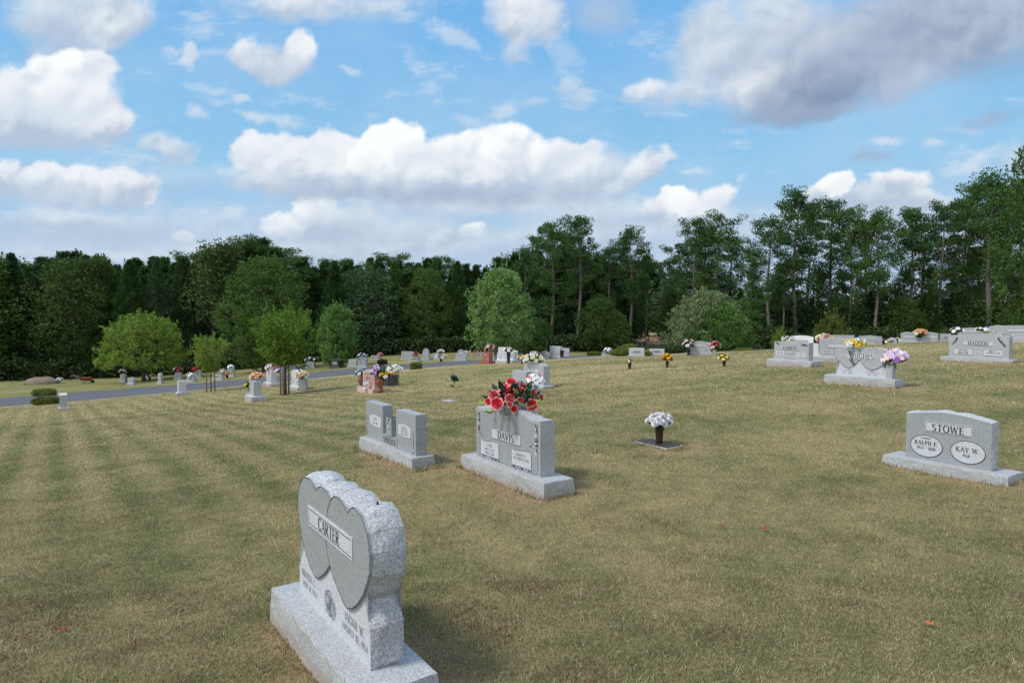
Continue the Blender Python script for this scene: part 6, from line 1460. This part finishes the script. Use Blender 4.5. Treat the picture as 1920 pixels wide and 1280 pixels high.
nt.links.new(mixc(nt, 1.0, ramp(nt, nz(nt, ob, 1.2, 6, .7), [(.3, (.085, .088, .10)), (.7, (.135, .138, .15))]), ramp(nt, nz(nt, ob, 60, 3, .7), [(.3, (.75, .75, .75)), (.7, (1.25, 1.25, 1.25))]), 'MULTIPLY'), nt.nodes['Principled BSDF'].inputs['Base Color'])
tag(strip('road', [-.1, 0, 0, 0, 0, 0, .1], [-.05, .035, .045, .05, .045, .035, -.05], ma, (-1, -1, -.5, 0, .5, 1, 1)), 'narrow grey asphalt lane curving across the cemetery', 'road', kind='structure')
mv = mat('road_edge_dust', (.34, .31, .22), .95, .1); nt = mv.node_tree; ob = nt.nodes.new('ShaderNodeTexCoord').outputs['Object']
nt.links.new(ramp(nt, nz(nt, ob, 4, 6, .8), [(.35, (.20, .19, .09)), (.7, (.42, .38, .27))]), nt.nodes['Principled BSDF'].inputs['Base Color'])
tag(strip('road_verge', [-.6, -.3, -.05], [-.03, .022, .02], mv, (-1, -1, -1)), 'pale dusty verge along the near road edge', 'verge', kind='structure')
tag(strip('road_verge', [.05, .25, .5], [.02, .022, -.03], mv, (1, 1, 1)), 'pale dusty verge along the far road edge', 'verge', kind='structure')

# grass blades (one mass)
rg = np.random.default_rng(9)
def blades(y0, y1, dens, hgt, wid, marg=.80, two=False):
    A = marg * (y1 * y1 - y0 * y0) + 1.5 * (y1 - y0); n = int(A * dens)
    y = np.sqrt(rg.uniform(y0 ** 2, y1 ** 2, n)); x = rg.uniform(-1, 1, n) * (marg * y + .4)
    gr, ba = lawn_colour(x, y)
    keep = rg.random(n) > ba * .85; x, y, gr, ba = x[keep], y[keep], gr[keep], ba[keep]; n = len(x)
    z = terrain(x, y) - .004
    r = rg.random(n); g_ = np.clip(gr + (r - .5) * .75, 0, 1)[:, None]
    c = np.array([.45, .385, .215])[None] * (1 - g_) + np.array([.150, .19, .064])[None] * g_
    c = c * (1 - ba[:, None] * .5) + np.array([.36, .24, .16])[None] * ba[:, None] * .5
    dead = (rg.random(n) < .08 + .5 * np.clip((fbm(x * 2.4, y * 2.4, 101, 3) - .58) * 6, 0, 1) * np.clip((9 - y) / 4, .15, 1))[:, None]; c = np.where(dead, np.array([.20, .11, .07])[None], c); pale = (rg.random(n) < .07)[:, None]; c = np.where(pale, np.array([.52, .47, .31])[None], c)
    c = c * rg.uniform(.4, 1.62, n)[:, None]
    clump = fbm(x * 6, y * 6, 60, 3)
    hh = hgt * rg.uniform(.35, 1.3, n) * (.55 + .9 * clump); a = rg.uniform(0, 6.283, n); ln = rg.uniform(.15, 1.3, n) * hh
    b = rg.uniform(0, 6.283, n); ww = wid * rg.uniform(.7, 1.3, n)
    bx, by = np.cos(b) * ww / 2, np.sin(b) * ww / 2; lx, ly = np.cos(a) * ln, np.sin(a) * ln
    p0 = np.c_[x - bx, y - by, z]; p1 = np.c_[x + bx, y + by, z]; p2 = np.c_[x + lx, y + ly, z + hh]
    if two:
        m0 = np.c_[x - bx * .8 + lx * .3, y - by * .8 + ly * .3, z + hh * .62]; m1 = np.c_[x + bx * .8 + lx * .3, y + by * .8 + ly * .3, z + hh * .62]
        q = np.stack([p0, p1, m1, m0], 1); tpt = np.stack([m0, m1, p2, p2 + np.array([0, 0, .0005])], 1)
        return np.concatenate([q.reshape(-1, 3), tpt.reshape(-1, 3)]), np.concatenate([np.repeat(c, 4, 0), np.repeat(c, 4, 0)])
    q = np.stack([p0, p1, p2, (p2 + p0) / 2 + np.array([0, 0, .001])], 1); return q.reshape(-1, 3), np.repeat(c, 4, 0)
def fringe():
    X = []; Yv = []
    for (cx, cy, hl, hd) in BARE:
        if cy > 21: continue
        n = int(700 * hl * min(1, 7 / cy) + 120); t = rg.uniform(0, 1, n); side = rg.integers(0, 4, n); jit = rg.uniform(-.03, .09, n) ** 1
        u = np.where(side < 2, (t * 2 - 1) * (hl + .08), np.where(side == 2, 1, -1) * (hl + .05 + jit)); v = np.where(side < 2, np.where(side == 0, 1, -1) * (hd + jit), (t * 2 - 1) * (hd + .05))
        X.append(cx + u * RD[0] + v * ND[0]); Yv.append(cy + u * RD[1] + v * ND[1])
    x = np.concatenate(X); y = np.concatenate(Yv); n = len(x); z = terrain(x, y) - .004
    h = rg.uniform(.025, .065, n); a = rg.uniform(0, 6.283, n); ln = h * rg.uniform(.2, .9, n); b = rg.uniform(0, 6.283, n); w = .0022 + .0006 * y
    g_ = rg.random(n)[:, None]; c = (np.array([.46, .37, .21]) * (1 - g_) + np.array([.14, .19, .06]) * g_) * rg.uniform(.6, 1.3, n)[:, None]
    p0 = np.c_[x - np.cos(b) * w, y - np.sin(b) * w, z]; p1 = np.c_[x + np.cos(b) * w, y + np.sin(b) * w, z]; p2 = np.c_[x + np.cos(a) * ln, y + np.sin(a) * ln, z + h]
    return np.stack([p0, p1, p2, (p0 + p2) / 2 + np.array([0, 0, .001])], 1).reshape(-1, 3), np.repeat(c, 4, 0)
parts = [fringe(), blades(2.6, 4.6, 17000, .023, .0028, two=True), blades(4.6, 7.5, 9500, .024, .0038), blades(7.5, 12, 3600, .027, .006), blades(12, 20, 1000, .032, .011), blades(20, 34, 220, .034, .022)]
V = np.concatenate([p[0] for p in parts]); C = np.concatenate([p[1] for p in parts])
me = np_mesh('grass', V, 4, C)
m = bpy.data.materials.new('grass_blades'); m.use_nodes = True; nt = m.node_tree; bs = nt.nodes['Principled BSDF']
ca = nt.nodes.new('ShaderNodeVertexColor'); ca.layer_name = 'Col'; nt.links.new(ca.outputs[0], bs.inputs['Base Color']); bs.inputs['Roughness'].default_value = .75; bs.inputs['Specular IOR Level'].default_value = .2
tr = nt.nodes.new('ShaderNodeBsdfTranslucent'); nt.links.new(ca.outputs[0], tr.inputs[0]); mx = nt.nodes.new('ShaderNodeMixShader'); mx.inputs[0].default_value = .25
nt.links.new(bs.outputs[0], mx.inputs[1]); nt.links.new(tr.outputs[0], mx.inputs[2]); nt.links.new(mx.outputs[0], nt.nodes['Material Output'].inputs[0])
o = link('grass', me, None, [m]); tag(o, 'short dry grass blades over the near lawn', 'grass', kind='stuff')
